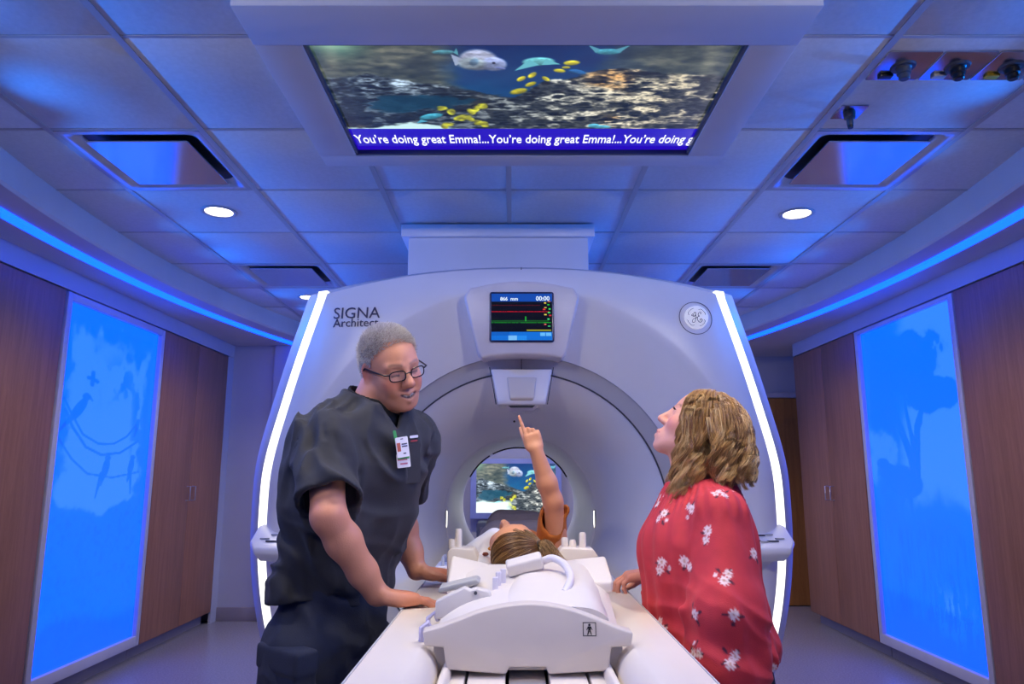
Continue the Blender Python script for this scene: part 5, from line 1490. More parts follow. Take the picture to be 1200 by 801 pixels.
    side = np.where(np.abs(Q[:, 1]) > .05, -.032 + .35 * (Q[:, 0] + .02) - Q[:, 2], -1)
    nape = (-.075 - .2 * Q[:, 0]) - Q[:, 2]
    ear = .030 - np.sqrt((Q[:, 0] + .010) ** 2 + (Q[:, 2] + .004) ** 2)
    dd = fh.D[i] + .0035 * (nz_ - .5)
    fh.D[i] = np.maximum.reduce([dd, hair_line, side, nape, ear]).astype(np.float32)
    x, y, z = fh.ax[0][:, None, None], fh.ax[1][None, :, None], fh.ax[2][None, None, :]
    V, F = fh.mesh(); V = relax(V, F, 1)
    N_ = vnormals(V, F); Q = H.inv(V)
    okv = (np.linalg.norm((Q - np.array([-.02, 0, .03])) / np.array([.1, .08, .09]), axis=1) > .93)
    hl_ = Q[:, 0] - (.044 + .030 * sstep(.03, .11, Q[:, 2]) - .30 * np.clip(.045 - Q[:, 2], 0, .2) - .35 * np.clip(np.abs(Q[:, 1]) - .030, 0, .1))
    okv &= (hl_ < -.006) & (((V - H.p(-.02, 0, .03)) * N_).sum(1) > .03)
    rs = np.random.default_rng(3); idx = np.nonzero(okv)[0]; idx = rs.choice(idx, 14000)
    g = rs.random((len(idx), 1))
    tone = .25 + .75 * g; topw = sstep(-.02, .09, Q[idx][:, 2])[:, None]
    c0 = np.array(srgb(150, 136, 128)) * (1 - tone) + np.array(srgb(236, 232, 230)) * tone
    dirs = N_[idx] * .75 + (H.R @ np.array([.75, .25, .25]))[None] * topw + rs.normal(0, .25, (len(idx), 3)) + np.array([0, 0, -.25]) * (1 - topw)
    dirs /= np.linalg.norm(dirs, axis=1, keepdims=True)
    ln = (.006 + .006 * rs.random((len(idx), 1))) * (.45 + 1.0 * topw)
    t = np.linspace(0, 1, 3)[None, :, None]
    paths = V[idx][:, None, :] - N_[idx][:, None] * .001 + dirs[:, None, :] * ln[:, None] * t
    rad = np.tile(np.array([.0006, .00045, .00015]), (len(idx), 1))
    SV, SF, SC = strands(paths, rad, np.repeat(c0[:, None], 3, 1))
    capc = np.tile(np.array(srgb(170, 156, 150)), (len(V), 1)) * (.7 + .6 * vnoise(V[:, 0] * 240, V[:, 1] * 240, V[:, 2] * 240)[:, None])
    hv, hf, hcol = np.concatenate([V, SV]), np.concatenate([F, SF + len(V)]), np.concatenate([capc, SC])
    smooth_obj('hair', hv, hf, hair_mat('grey_hair', .6), body, hcol)['kind'] = 'stuff'
    # ---------------- glasses
    gl = bpy.data.objects.new('glasses_holder', None)
    bpy.data.objects.remove(gl)
    MBk = mat('glasses_black', srgb(18, 18, 30), .25)
    rims = MB()
    for s in (-1, 1):
        pts = []
        for k in range(29):
            a = 2 * PI * k / 28; ca, sa = math.cos(a), math.sin(a)
            e = .62; yy = math.copysign(abs(ca) ** e, ca) * .0245; zz = math.copysign(abs(sa) ** e, sa) * .0155
            pts.append(tuple(H.p(.1085 - .010 * (abs(s * .034 + yy * 1.0) / .06) ** 2, s * .034 + yy, .000 + zz)))
        rims.tube(pts, .0017, 6, False)
    rims.tube([tuple(H.p(.110, -.0095, .004)), tuple(H.p(.1135, 0, .007)), tuple(H.p(.110, .0095, .004))], .0016, 6)
    gf = rims.obj('glasses_frame', MBk, body, smooth=40)
    for s in (-1, 1):
        MB().tube([tuple(H.p(.1035, s * .0585, .008)), tuple(H.p(.094, s * .0715, .009)), tuple(H.p(.05, s * .0790, .010)), tuple(H.p(-.008, s * .0845, .012)), tuple(H.p(-.030, s * .083, -.008))], .0021, 8).obj('temple', MBk, gf, smooth=40)
        pts = []
        for k in range(28):
            a = 2 * PI * k / 28; ca, sa = math.cos(a), math.sin(a); e = .62
            pts.append((math.copysign(abs(ca) ** e, ca) * .0240, math.copysign(abs(sa) ** e, sa) * .0150))
        ring = lambda dx: [tuple(H.p(.1085 + dx - .010 * (abs(s * .034 + a) / .06) ** 2, s * .034 + a, b)) for a, b in pts]
        lm = mat('lens_glass', (.9, .92, .95), .03, var=0, spec=.6); lm.node_tree.nodes['Principled BSDF'].inputs['Alpha'].default_value = .05
        MB().loft([ring(-.0006), ring(.0006)]).obj('lens', lm, gf)
    # shoes
    for a in (aR, aL):
        fsx = Field(a + v3(-.15, -.22, -.10), a + v3(.25, .12, .06), .006).apply([Cap(a + v3(0, 0, -.045) - f * .035, a + f * .05 + v3(0, 0, -.045), .046, .047, k=.02), Cap(a + f * .05 + v3(0, 0, -.05), a + f * .165 + v3(0, 0, -.055), .046, .038, k=.02), Cap(a, a + v3(0, 0, -.05), .048, .045, k=.03)])
        fsx.cut(lambda x, y, z: .002 - z + 0 * (x + y)); V, F = fsx.mesh(); V = relax(V, F, 1); smooth_obj('shoe', V, F, M_BLACK, body)
    return body
MAN = man()
# ------------------------------------------------------------------ the woman in the red flowered blouse
def woman():
    f = v3(-1, .08, 0); f = unit(f); l = v3(-f[1], f[0], 0)        # her left is toward the camera
    H = frame_from((-.835, .20, .50), (.48, -.06, .85), (.486, 1.885, 1.385), .86)
    sk = srgb(222, 160, 138)
    shN, elN, cuN, haN = v3(.487, 1.735, 1.185), v3(.468, 1.672, .97), v3(.462, 1.665, .775), v3(.460, 1.668, .745)
    shF, elF, wrF = v3(.478, 2.035, 1.185), v3(.520, 2.085, 1.005), v3(.402, 2.105, 1.000)
    B = [Loft([(.80, .485, 1.885, .14, .11), (.95, .475, 1.885, .13, .10), (1.08, .468, 1.885, .14, .105), (1.18, .478, 1.885, .13, .08), (1.23, .49, 1.885, .07, .055)], PI / 2, ends=.03),
         Cap((.500, 1.885, 1.20), H.p(-.02, 0, -.045), .050, .050, k=.03), H.cap((.02, 0, -.08), (-.03, 0, -.14), .036, .045, k=.03)]
    B += [Cap(shN, elN, .042, .036, k=.02), Cap(elN, haN, .036, .025, k=.02), Cap(shF, elF, .042, .036, k=.02), Cap(elF, wrF, .036, .025, k=.02)]
    legs = []
    for s, y in ((1, 1.80), (-1, 1.97)):
        legs += [Cap((.49, y, .80), (.485, y, .46), .080, .055, k=.03), Cap((.485, y, .46), (.50, y, .09), .050, .035, k=.02), Cap((.50, y, .05), (.38, y, .03), .036, .028, k=.02)]
    B += head_prims(H, jaw=.90, nose=.86, fem=True, cheek=1.1)
    B += hand_prims(haN, v3(-.10, 0, -1), v3(0, -1, 0), -1, .88, [(.2, .3, .2)] * 4)
    B += hand_prims(wrF, v3(-.95, .05, -.16), v3(-.1, 0, 1), -1, .88, [(.35, .75, .5), (.4, .8, .5), (.45, .8, .5), (.5, .85, .5)], tb=(.6, .6, -.45))
    V, F = Field((.22, 1.58, -.006), (.70, 2.22, 1.53), .0034).apply(B + legs).mesh(); V, F = biggest(V, F); V = relax(V, F, 1)
    Z = hzones(H, [((.11, 0, -.03), .022, srgb(226, 140, 120), .6), ((.070, -.045, -.028), .035, srgb(224, 128, 112), .6), ((.070, .045, -.028), .035, srgb(224, 128, 112), .6)])
    for s in (-1, 1):
        for t in np.linspace(0, 1, 7):
            Z += hzones(H, [((.102 - .011 * t * t, s * .022 * t, -.071), .0085, srgb(186, 84, 90), .8)])
        for t in np.linspace(0, 1, 8):
            Z += hzones(H, [((.091 - .014 * t, s * (.013 + .032 * t), .0250 + .006 * math.sin(t * 2.6)), .0055, srgb(130, 92, 62), .7)])
            Z += hzones(H, [((.090 - .010 * t, s * (.020 + .024 * t), .0095), .0045, srgb(52, 34, 34), .9)])
    Z += [(wrF + v3(-.06, 0, 0), .09, srgb(214, 130, 104), .5)]
    body = link('person', mesh_np('person', V, F, paint(V, sk, Z)), skin_mat('skin_tone_two', sk), None, True)
    tag(body, 'blonde woman in a red flowered blouse looking up beside the table', 'person')
    for s in (-1, 1): eyeball(H, s, body, srgb(70, 100, 130), (1, 0, .25))
    # lashes
    for s in (-1, 1):
        lm = MB()
        for t in np.linspace(0, 1, 7):
            a = H.p(.0885 - .006 * t, s * (.024 + .020 * t), .010); b = H.p(.0985 - .004 * t, s * (.025 + .024 * t), .0165); lm.tube([tuple(a), tuple((a + b) / 2 + H.R[:, 0] * .001), tuple(b)], [.0006, .0005, .0002], 4)
        lm.obj('eyelashes', M_BLACK, body)
    # trousers
    TP = [Loft([(.66, .49, 1.885, .150, .120), (.78, .495, 1.885, .165, .135), (.90, .485, 1.885, .150, .120)], PI / 2, ends=.02, k=.03)]
    for y in (1.805, 1.965):
        TP += [Cap((.495, y, .74), (.485, y, .46), .092, .066, k=.03), Cap((.485, y, .46), (.50, y, .12), .066, .05, k=.02)]
    ft = Field((.30, 1.68, .08), (.70, 2.10, .91), .007).apply(TP)
    ft.displace(lambda x, y, z: .012 * (vnoise(x * 14, y * 14, z * 10) - .5)); V, F = ft.mesh(); V = relax(V, F, 2)
    smooth_obj('trousers', V, F, mat('black_trousers', srgb(18, 18, 22), .75, var=.15, scale=20, bump=.2, bscale=400), body)
    for y in (1.805, 1.965):
        fx = Field((.28, y - .08, -.005), (.60, y + .08, .13), .006).apply([Cap((.52, y, .05), (.42, y, .045), .044, .044, k=.02), Cap((.42, y, .045), (.34, y, .035), .043, .034, k=.02), Cap((.51, y, .10), (.51, y, .05), .045, .044, k=.02)])
        fx.cut(lambda x, y, z: .002 - z + 0 * (x + y)); V, F = fx.mesh(); V = relax(V, F, 1); smooth_obj('shoe', V, F, M_BLACK, body)
    # ---------------- blouse
    lo_, hi_ = (.26, 1.54, .72), (.72, 2.24, 1.30); h = .0042
    T_ = [Loft([(.80, .492, 1.885, .190, .152), (.88, .480, 1.885, .180, .146), (.97, .470, 1.885, .172, .143), (1.06, .466, 1.885, .170, .144), (1.12, .468, 1.885, .166, .136), (1.17, .475, 1.885, .150, .116), (1.215, .482, 1.885, .108, .096), (1.25, .485, 1.885, .080, .082), (1.29, .485, 1.885, .074, .078)], PI / 2)]
    T_ += [Cap((.487, 1.85, 1.195), shN + v3(0, 0, -.005), .060, .058, k=.04), Cap((.487, 1.92, 1.195), shF + v3(0, 0, -.005), .060, .058, k=.04)]
    S_ = [Cap(shN + v3(0, 0, -.02), elN, .064, .080, k=.04), Cap(elN, cuN + v3(0, 0, .04), .080, .074, k=.03), Cap(cuN + v3(0, 0, .04), cuN, .070, .044, k=.02), Cap(cuN, cuN + v3(0, 0, -.02), .042, .042, k=.01)]
    S_ += [Cap(shF + v3(0, 0, -.02), elF, .060, .070, k=.04), Cap(elF, wrF + (elF - wrF) * .30, .066, .050, k=.03), Cap(wrF + (elF - wrF) * .30, wrF + (elF - wrF) * .1, .048, .036, k=.02)]
    ft_, fs_ = Field(lo_, hi_, h).apply(T_), Field(lo_, hi_, h).apply(S_)
    A_, B_ = ft_.D, fs_.D; kk = .022
    fb = Field(lo_, hi_, h); hh = np.clip(.5 + .5 * (A_ - B_) / kk, 0, 1); fb.D = A_ * (1 - hh) + B_ * hh - kk * hh * (1 - hh)
    def folds(x, y, z):
        w = vnoise(x * 6, y * 6, z * 4)
        g = np.arctan2(y - 1.885, -(x - .47)) * 9 + 3 * w                         # gathers hanging from the yoke
        hang = np.sin(g * 1.7) * .004 * sstep(1.24, 1.12, z)
        d1 = np.abs(vnoise(x * 15 + 3 * w, y * 15, z * 5) - .5)
        d2 = np.abs(vnoise((z + .5 * x) * 20 + 3 * w, y * 8, 7.0) - .5)
        yoke = np.sin(np.arctan2(y - 1.885, x - .487) * 44) * .003 * sstep(1.16, 1.20, z) * sstep(1.27, 1.23, z)
        blous = -.012 * np.exp(-((z - .87) / .035) ** 2) * (.5 + w)
        return hang + yoke + blous - .022 * (.25 - d1) - .018 * (.25 - d2) * sstep(1.1, .95, z) + .016 * (w - .5)
    fb.displace(folds, .05)
    th_ = np.where(B_ < A_ - .01, .010, .018).astype(np.float32); fb.D = np.maximum(fb.D, -(fb.D + th_))
    def cuts(x, y, z):
        hem = .826 + .008 * np.sin(x * 25 + y * 17) - z
        hem = np.minimum(hem, A_ * 0 + np.where(B_ < A_, -1, 1))
        nk = z - (1.258 + .10 * (x - .48))
        sl = (cuN[2] - .012) - z + 0 * (x + y)
        return np.maximum(np.maximum(hem, nk), sl)
    fb.cut(cuts)
    V, F = fb.mesh(); V = relax(V, F, 1)
    N_ = vnormals(V, F)
    base = np.array(srgb(196, 46, 56)); C = np.tile(base, (len(V), 1))
    C *= (.92 + .16 * vnoise(V[:, 0] * 60, V[:, 1] * 60, V[:, 2] * 60))[:, None]
    white = np.array(srgb(238, 214, 214)); plum = np.array(srgb(70, 16, 44)); pink = np.array(srgb(214, 120, 130)); yel = np.array(srgb(190, 120, 90))
    rs = np.random.default_rng(21); seeds = []
    order = rs.permutation(len(V))[:9000]
    for i in order:
        p = V[i]
        if all(((p - V[j]) ** 2).sum() > .074 ** 2 for j in seeds): seeds.append(i)
        if len(seeds) > 150: break
    def stamp(c, n, r, kind, a0):
        nonlocal C
        d = V - c; m = (d ** 2).sum(1) < (r * 1.3) ** 2; m &= (N_ @ n) > .2; q = np.nonzero(m)[0]
        if len(q) == 0: return
        up = v3(0, 0, 1); t = unit(np.cross(up, n) + 1e-6); b = np.cross(n, t)
        u, v = d[q] @ t, d[q] @ b; rad = np.hypot(u, v); an = np.arctan2(v, u) + a0
        if kind == 'flower':
            lim = r * (.80 + .20 * np.cos(an * 9)); w = 1 - sstep(lim - .0018, lim + .0012, rad)
            col = white * (1 - .12 * (np.cos(an * 9) < -.3)[:, None]); C[q] = C[q] * (1 - w[:, None]) + col * w[:, None]
            w2 = (1 - sstep(r * .18, r * .32, rad)) * .8; C[q] = C[q] * (1 - w2[:, None]) + yel * w2[:, None]
        else:
            ua, va = u * math.cos(a0) + v * math.sin(a0), -u * math.sin(a0) + v * math.cos(a0)
            w = 1 - sstep(.75, 1.1, np.hypot(ua / r, va / (r * .42))); C[q] = C[q] * (1 - w[:, None]) + plum * w[:, None]
    for i in seeds:
        c, n = V[i], N_[i]; t = unit(np.cross(v3(0, 0, 1), n) + 1e-6); b = np.cross(n, t); k = rs.integers(1, 4); a = rs.random() * 6.28
        cs_ = [c] if k == 1 else [c + (t * math.cos(a + j * 2.3) + b * math.sin(a + j * 2.3)) * (.0112 if j < 2 else .019) for j in range(k)]
        for j in range(rs.integers(2, 5)):
            aa = a + 1.0 + j * 1.5; stamp(c + (t * math.cos(aa) + b * math.sin(aa)) * .0175, n, .008, 'leaf', aa)
        for j, p in enumerate(cs_): stamp(p, n, (.0132 if j == 0 else .0112) if j < 2 else .006, 'flower', rs.random() * 6)
    bl = smooth_obj('blouse', V, F, mat('red_flowered_cotton', (1, 1, 1), .75, var=.06, scale=40, bump=.25, bscale=500, attr='Col', sheen=.05), body, C)
    bl['label'] = 'red blouse with small white flowers and gathered sleeves'
    # ---------------- hair
    rs = np.random.default_rng(5)
    c0 = H.p(-.018, 0, .035); rr0 = np.array([.100, .080, .090]) * H.sc
    hp = [H.ell((-.022, 0, .036), (.1035, .084, .092), k=.01), H.ell((-.05, 0, -.02), (.066, .078, .075), k=.02)]
    fh = Field((.30, 1.74, 1.24), (.68, 2.03, 1.54), .0035).apply(hp)
    i, x, y, z = fh.near(.03); Q = H.inv(np.stack([x, y, z], -1))
    cut1 = Q[:, 0] - (.058 + .012 * sstep(.03, .10, Q[:, 2]) - .9 * np.clip(.055 - Q[:, 2], 0, .2))
    fh.D[i] = np.maximum(fh.D[i], cut1).astype(np.float32)
    V, F = fh.mesh(); V = relax(V, F, 2); capc = np.tile(np.array(srgb(150, 112, 66)), (len(V), 1))
    guides = []
    gl = 0
    while len(guides) < 260:
        th, ph = rs.random() * 2 * PI, math.acos(1 - 1.25 * rs.random())
        q = np.array([math.sin(ph) * math.cos(th), math.sin(ph) * math.sin(th), math.cos(ph)])
        if q[0] > .80 - .75 * max(0, .30 - q[2]): continue
        if q[2] < -.2: continue
        guides.append(q)
    P_all, R_all, C_all = [], [], []
    side_front = H.R[:, 0]
    for q in guides:
        vol = rs.random() ** 1.2
        lift = 1.04 + .11 * vol + .05 * vol * (q[2] > .3)
        p = H.p(*(np.array([-.018, 0, .035]) + q * np.array([.102, .082, .092])))
        sgn = 1 if q[1] > -.05 else -1
        v = H.R @ unit(np.array([.55 * (q[0] > .2) - .30 * (q[0] < -.1), sgn * (1.0 if abs(q[1]) < .6 else .3), .25])) 
        front = sstep(-.2, .5, q[0])
        zend = (1.275 - .062 * front) + rs.normal(0, .010) - .01 * (rs.random() < .3)
        pts = [p]; ds = .008
        for k_ in range(60):
            L_ = H.inv(p) - np.array([-.018, 0, .035]); L_ /= np.array([.1, .08, .09]); rad = np.linalg.norm(L_)
            gm = .10 + .30 * sstep(1.0, 1.1, rad + .02 * k_ / 10)
            v = unit(v * (1 - gm) + np.array([0, 0, -1]) * gm)
            p = p + v * ds
            L_ = H.inv(p) - np.array([-.018, 0, .035]); L_ /= np.array([.1, .08, .09]); rad = np.linalg.norm(L_)
            lf = 1.03 + (lift - 1.03) * min(1, k_ / 8)
            if rad < lf: p = H.p(*(np.array([-.018, 0, .035]) + L_ / rad * lf * np.array([.1, .08, .09]))); v = unit(p - pts[-1])
            # keep off the neck: hair hangs as a bell
            if q[0] > .25: p = p + np.array([-.0016, 0, 0]) * sstep(5, 15, k_)
            ax = np.array([.492, 1.885]); dxy = p[:2] - ax; r_ = np.linalg.norm(dxy); want = .070 + .018 * vol
            if p[2] < 1.36 and r_ < want: p[:2] = ax + dxy / r_ * want
            pts.append(p.copy())
            if p[2] < zend: break
        pts = np.array(pts)
        if len(pts) < 6: continue
        s_ = np.linspace(0, len(pts) - 1, 20); pts = np.stack([np.interp(s_, np.arange(len(pts)), pts[:, j]) for j in range(3)], -1)
        tt = np.linspace(0, 1, 20); arc = np.concatenate([[0], np.cumsum(np.linalg.norm(np.diff(pts, axis=0), axis=1))])
        phs = rs.random() * 6.28; amp = .0120 * sstep(.25, .6, tt) * (.6 + .8 * rs.random())
        outw = pts - np.array([.49, 1.885, 0]); outw[:, 2] = 0; outw /= np.linalg.norm(outw, axis=1, keepdims=True) + 1e-9
        sidew = np.cross(outw, [0, 0, 1])
        wv = 2 * PI * arc / (.085 + .02 * rs.random()) + phs
        pts = pts + sidew * (amp * np.sin(wv))[:, None] + outw * (amp * .7 * np.cos(wv))[:, None]
        nst = 44; ang = rs.random(nst) * 2 * PI; rd = np.sqrt(rs.random(nst)); tone = rs.random()
        width = (.0145 * (1 - .50 * tt) * (.35 + .65 * sstep(0, .25, tt)) + .001)
        for a, r_ in zip(ang, rd):
            off = sidew * (math.cos(a) * r_ * width)[:, None] + outw * (math.sin(a) * r_ * .55 * width)[:, None]
            pp = pts + off + rs.normal(0, .0012, 3) * tt[:, None]
            P_all.append(pp); R_all.append(.00062 * (1 - .6 * tt ** 2))
            t2 = np.clip(tone * .7 + rs.normal(0, .16) + .15 * tt, 0, 1)
            dark, mid_, light = np.array(srgb(128, 86, 44)), np.array(srgb(216, 168, 98)), np.array(srgb(250, 226, 172))
            mixc = np.where(t2[:, None] < .5, dark + (mid_ - dark) * (t2[:, None] * 2), mid_ + (light - mid_) * (t2[:, None] * 2 - 1))
            rootd = (1 - sstep(0, .3, tt))[:, None] * .45
            C_all.append(mixc * (1 - rootd) + dark * rootd)
    SV, SF, SC = strands(np.array(P_all), np.array(R_all), np.array(C_all))
    smooth_obj('hair', np.concatenate([V, SV]), np.concatenate([F, SF + len(V)]), hair_mat('blonde_hair', .35), body, np.concatenate([capc, SC]))['kind'] = 'stuff'
    return body
WOMAN = woman()
# ------------------------------------------------------------------ pad, pillow, and the child lying on the table
pd = MB().prism(rrect(-.125, .185, 1.92, 4.35, .03), .8935, .913, 'XY').obj('table_pad', mat('pad_vinyl', srgb(214, 214, 222), .5, var=.03), None, .008, 2)
tag(pd, 'thin white foam pad under the child on the table', 'mattress pad')
def blob(name, prims, lo, hi, h, m, parent=None, disp=None, it=2):
    f_ = Field(lo, hi, h).apply(prims)
    if disp: f_.displace(disp)
    V, F = f_.mesh(); V = relax(V, F, it); return smooth_obj(name, V, F, m, parent)
pil = blob('pillow', [RBox((.02, 2.075, .935), (.125, .10, .032), .03, None), RBox((-.085, 2.13, .985), (.045, .085, .055), .035, rotm('Y', 25), k=.03), RBox((-.075, 2.225, 1.030), (.075, .040, .060), .03, rotm('Y', -32), k=.03)], (-.20, 1.94, .88), (.20, 2.32, 1.16), .005,
           mat('pillow_cotton', srgb(232, 232, 240), .8, var=.03, bump=.2, bscale=80), None, lambda x, y, z: .008 * (vnoise(x * 20, y * 20, z * 20) - .5))
blk = blob('blanket', [RBox((.02, 3.10, .985), (.135, .42, .085), .05), RBox((.02, 3.28, 1.02), (.115, .16, .085), .05, k=.05), RBox((.02, 2.85, 1.0), (.128, .12, .085), .06, k=.05)], (-.16, 2.6, .90), (.20, 3.6, 1.14), .008,
           mat('grey_blanket', srgb(112, 100, 98), .9, var=.12, scale=20, bump=.3, bscale=150), None, lambda x, y, z: .014 * (vnoise(x * 14, y * 10, z * 10) - .5) - .010 * (.25 - np.abs(vnoise(x * 9, y * 16, z * 9) - .5)))
tag(blk, 'brownish grey blanket over the child\'s legs inside the bore', 'blanket')
tag(pil, 'white pillow under the child\'s head', 'pillow')

def child():
    H = frame_from((-.36, .20, .91), (.05, -1, .16), (.014, 2.066, 1.046), .90)
    sk = srgb(214, 150, 112)
    shR, elR, wrR = v3(.136, 2.235, 1.045), v3(.121, 2.185, 1.19), v3(.069, 2.150, 1.342)
    shL, elL, wrL = v3(-.095, 2.25, 1.01), v3(-.125, 2.45, .97), v3(-.110, 2.62, .96)
    B = [Ell((.022, 2.36, 1.005), (.105, .19, .072), k=.03), Ell((.022, 2.62, .995), (.098, .14, .070), k=.03), Cap((.024, 2.20, 1.01), H.p(-.015, 0, -.06), .042, .042, k=.03)]
    B += [Cap(shR, elR, .034, .028, k=.02), Cap(elR, elR + (wrR - elR) * .35, .028, .029, k=.015), Cap(elR + (wrR - elR) * .35, wrR, .029, .0195, k=.015), Cap(shL, elL, .036, .030, k=.02), Cap(elL, wrL, .030, .021, k=.015)]
    for sx in (-1, 1):
        x = .022 + sx * .055
        B += [Cap((x, 2.70, .985), (x, 3.05, .985), .060, .045, k=.03), Cap((x, 3.05, .985), (x, 3.38, .965), .044, .032, k=.02), Cap((x, 3.39, .955), (x + sx * .01, 3.45, 1.02), .028, .022, k=.02)]
    B += head_prims(H, jaw=.86, nose=.80, fem=True, cheek=1.15)
    B += hand_prims(wrR, v3(-.24, -.02, .97), v3(.10, -1, 0), 1, .66, [(.02, .05, .04), (1.45, 1.65, .9), (1.5, 1.65, .9), (1.55, 1.6, .9)], tb=(.85, .10, -.55), tbend=.1, k=.0025, base=(.086, .092, .084, .072), palm=.037)
    B += hand_prims(wrL, v3(.1, 1, -.1), v3(-.2, 0, 1), 1, .70, [(.25, .3, .2)] * 4)
    V, F = Field((-.20, 1.93, .90), (.24, 3.50, 1.48), .0033).apply(B).mesh(); V, F = biggest(V, F); V = relax(V, F, 1)
    Z = hzones(H, [((.07, -.045, -.03), .035, srgb(222, 130, 104), .5), ((.07, .045, -.03), .035, srgb(222, 130, 104), .5)])
    for s in (-1, 1):
        for t in np.linspace(0, 1, 6): Z += hzones(H, [((.102 - .011 * t * t, s * .02 * t, -.071), .008, srgb(190, 96, 88), .7)])
        for t in np.linspace(0, 1, 6): Z += hzones(H, [((.090 - .012 * t, s * (.014 + .03 * t), .026), .005, srgb(140, 100, 66), .6)])
    Z += [(wrR + v3(-.02, 0, .10), .05, srgb(222, 140, 104), .5)]
    body = link('person', mesh_np('person', V, F, paint(V, sk, Z)), skin_mat('skin_tone_three', sk), None, True)
    tag(body, 'child lying on the table with one arm raised, pointing upward', 'person')
    for s in (-1, 1): eyeball(H, s, body, srgb(80, 90, 80))
    M_MUST = mat('mustard_cotton', srgb(176, 96, 28), .8, var=.18, scale=30, bump=.3, bscale=200)
    # short-sleeved top
    hem = shR + (elR - shR) * .86; ax = unit(elR - shR)
    SPm = [Ell((.022, 2.36, 1.004), (.122, .20, .085), k=.03), Ell((.022, 2.62, .995), (.115, .15, .082), k=.03), Cap(shR + v3(-.02, .03, -.03), hem, .046, .040, k=.03), Cap(hem, hem + ax * .03, .040, .040, k=.01), Cap(shL, elL * .55 + shL * .45, .048, .042, k=.02)]
    fm = Field((-.20, 2.14, .90), (.24, 2.80, 1.22), .0045).apply(SPm)
    fm.displace(lambda x, y, z: .012 * (vnoise(x * 30, y * 16, z * 30) - .5) - .008 * (.25 - np.abs(vnoise(x * 40, y * 12, z * 22) - .5)))
    fm.shell(.010)
    fm.cut(lambda x, y, z: np.maximum.reduce([np.minimum((x - hem[0]) * ax[0] + (y - hem[1]) * ax[1] + (z - hem[2]) * ax[2], .12 - np.sqrt((x - hem[0]) ** 2 + (y - hem[1]) ** 2 + (z - hem[2]) ** 2)) + 0 * (x + y + z), 2.185 - y + 0 * (x + z), y - 2.74 + 0 * (x + z), .907 - z + 0 * (x + y)]))
    V, F = fm.mesh(); V = relax(V, F, 1); smooth_obj('mustard_top', V, F, M_MUST, body)
    LP = []
    for sx in (-1, 1):
        x = .022 + sx * .056
        LP += [Cap((x, 2.70, .985), (x, 3.05, .985), .072, .056, k=.03), Cap((x, 3.05, .985), (x, 3.34, .968), .055, .042, k=.02)]
    blob('leggings', LP, (-.16, 2.60, .90), (.20, 3.42, 1.08), .007, mat('grey_leggings', srgb(92, 84, 92), .8, var=.1), body, lambda x, y, z: .006 * (vnoise(x * 20, y * 20, z * 20) - .5))
    # hair drawn back over the crown into a knot at the side
    rs = np.random.default_rng(9); O = np.array([-.018, 0, .035]); RA = np.array([.1, .079, .089])
    hp = [H.ell((-.020, 0, .036), (.1025, .082, .091), k=.01), H.ell((-.045, 0, -.015), (.066, .076, .070), k=.02)]
    fh = Field((-.10, 1.92, .94), (.16, 2.20, 1.18), .003).apply(hp)
    i, x, y, z = fh.near(.03); Q = H.inv(np.stack([x, y, z], -1))
    cut1 = Q[:, 0] - (.060 + .012 * sstep(.03, .10, Q[:, 2]) - .75 * np.clip(.05 - Q[:, 2], 0, .2)); fh.D[i] = np.maximum(fh.D[i], cut1).astype(np.float32)
    V, F = fh.mesh(); V = relax(V, F, 2); dark = np.array(srgb(92, 58, 28)); capc = np.tile(dark, (len(V), 1))
    kn = unit((H.inv(v3(.086, 1.985, 1.088)) - O) / RA)
    P_all, R_all, C_all = [], [], []
    m_ = 14; tt = np.linspace(0, 1, m_)
    lightc, midc = np.array(srgb(214, 170, 104)), np.array(srgb(150, 104, 54))
    for _ in range(2600):
        th, ph = rs.random() * 2 * PI, math.acos(1 - 1.5 * rs.random()); q = np.array([math.sin(ph) * math.cos(th), math.sin(ph) * math.sin(th), math.cos(ph)])
        if q[0] > .74 - .75 * max(0, .30 - q[2]): continue
        a = q[None] * (1 - tt[:, None]) + kn[None] * tt[:, None]; a /= np.linalg.norm(a, axis=1, keepdims=True)
        hgt = 1.035 + .035 * np.sin(PI * tt) * rs.random() + .05 * tt ** 4 + .012 * rs.random()
        P_all.append(np.array([H.p(*(O + b * RA * g)) for b, g in zip(a, hgt)])); R_all.append(np.full(m_, .0008))
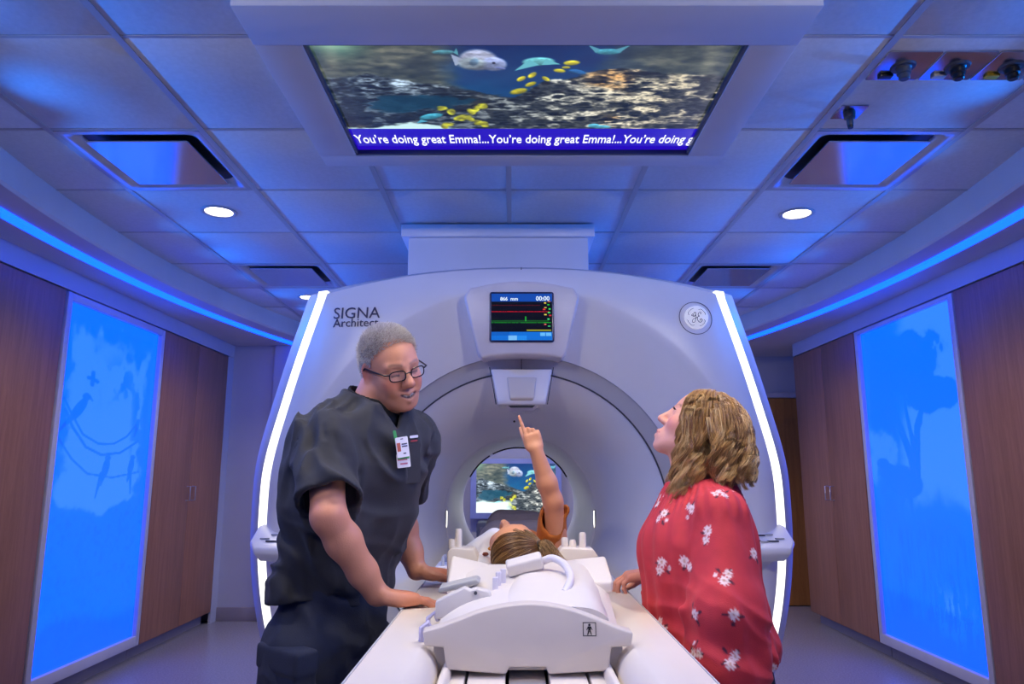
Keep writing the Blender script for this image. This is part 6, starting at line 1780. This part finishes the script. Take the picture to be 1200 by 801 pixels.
        t2 = np.clip(rs.random() * .9 + rs.normal(0, .1), 0, 1); stripe = .5 + .5 * math.sin(math.atan2(q[1], q[0]) * 14)
        c_ = dark * (1 - t2 * stripe) + (midc * .5 + lightc * .5) * (t2 * stripe); C_all.append(np.tile(c_, (m_, 1)))
    k0 = H.p(*(O + kn * RA * 1.08))
    for _ in range(420):      # the tail
        a = rs.random() * 2 * PI; r_ = math.sqrt(rs.random()) * .013
        e = v3(.118 + rs.normal(0, .010), 1.950 + rs.normal(0, .010), 1.035 + rs.normal(0, .008)); c1 = k0 + v3(.015, -.02, .018)
        off = v3(math.cos(a), 0, math.sin(a)) * r_
        pts = np.array([(1 - t) ** 2 * k0 + 2 * t * (1 - t) * c1 + t * t * e + off * (.4 + .9 * math.sin(PI * min(1, t * .8 + .1))) for t in tt])
        P_all.append(pts); R_all.append(.0009 * (1 - .6 * tt)); t2 = rs.random(); C_all.append(np.tile(dark * (1 - t2) + lightc * t2, (m_, 1)))
    SV, SF, SC = strands(np.array(P_all), np.array(R_all), np.array(C_all))
    hr = smooth_obj('hair', np.concatenate([V, SV]), np.concatenate([F, SF + len(V)]), hair_mat('light_brown_hair', .4), body, np.concatenate([capc, SC])); hr['kind'] = 'stuff'
    tor = MB(); up = unit(k0 - H.p(*O)); t1 = unit(np.cross(up, v3(0, 0, 1))); t2_ = np.cross(up, t1)
    tor.tube([tuple(k0 + (t1 * math.cos(2 * PI * k / 20) + t2_ * math.sin(2 * PI * k / 20)) * .012) for k in range(21)], .004, 8, False)
    tor.obj('hair_tie', mat('dark_elastic', srgb(40, 26, 20), .7), body, smooth=40)
    # orange hair slide / flowered collar on the far cheek side
    for j, (x, y, z, c_) in enumerate(((-.060, 2.135, 1.060, (224, 150, 30)), (-.045, 2.15, 1.072, (226, 120, 20)), (-.075, 2.125, 1.046, (120, 50, 30)))):
        MB().lathe([(0, .006), (.006, .005), (.0095, 0), (.006, -.004), (0, -.005)], (x, y, z), 'Z', 10).obj('flower_trim', mat('flower_trim_%d' % j, srgb(*c_), .6), body, smooth=40)
    return body
CHILD = child()
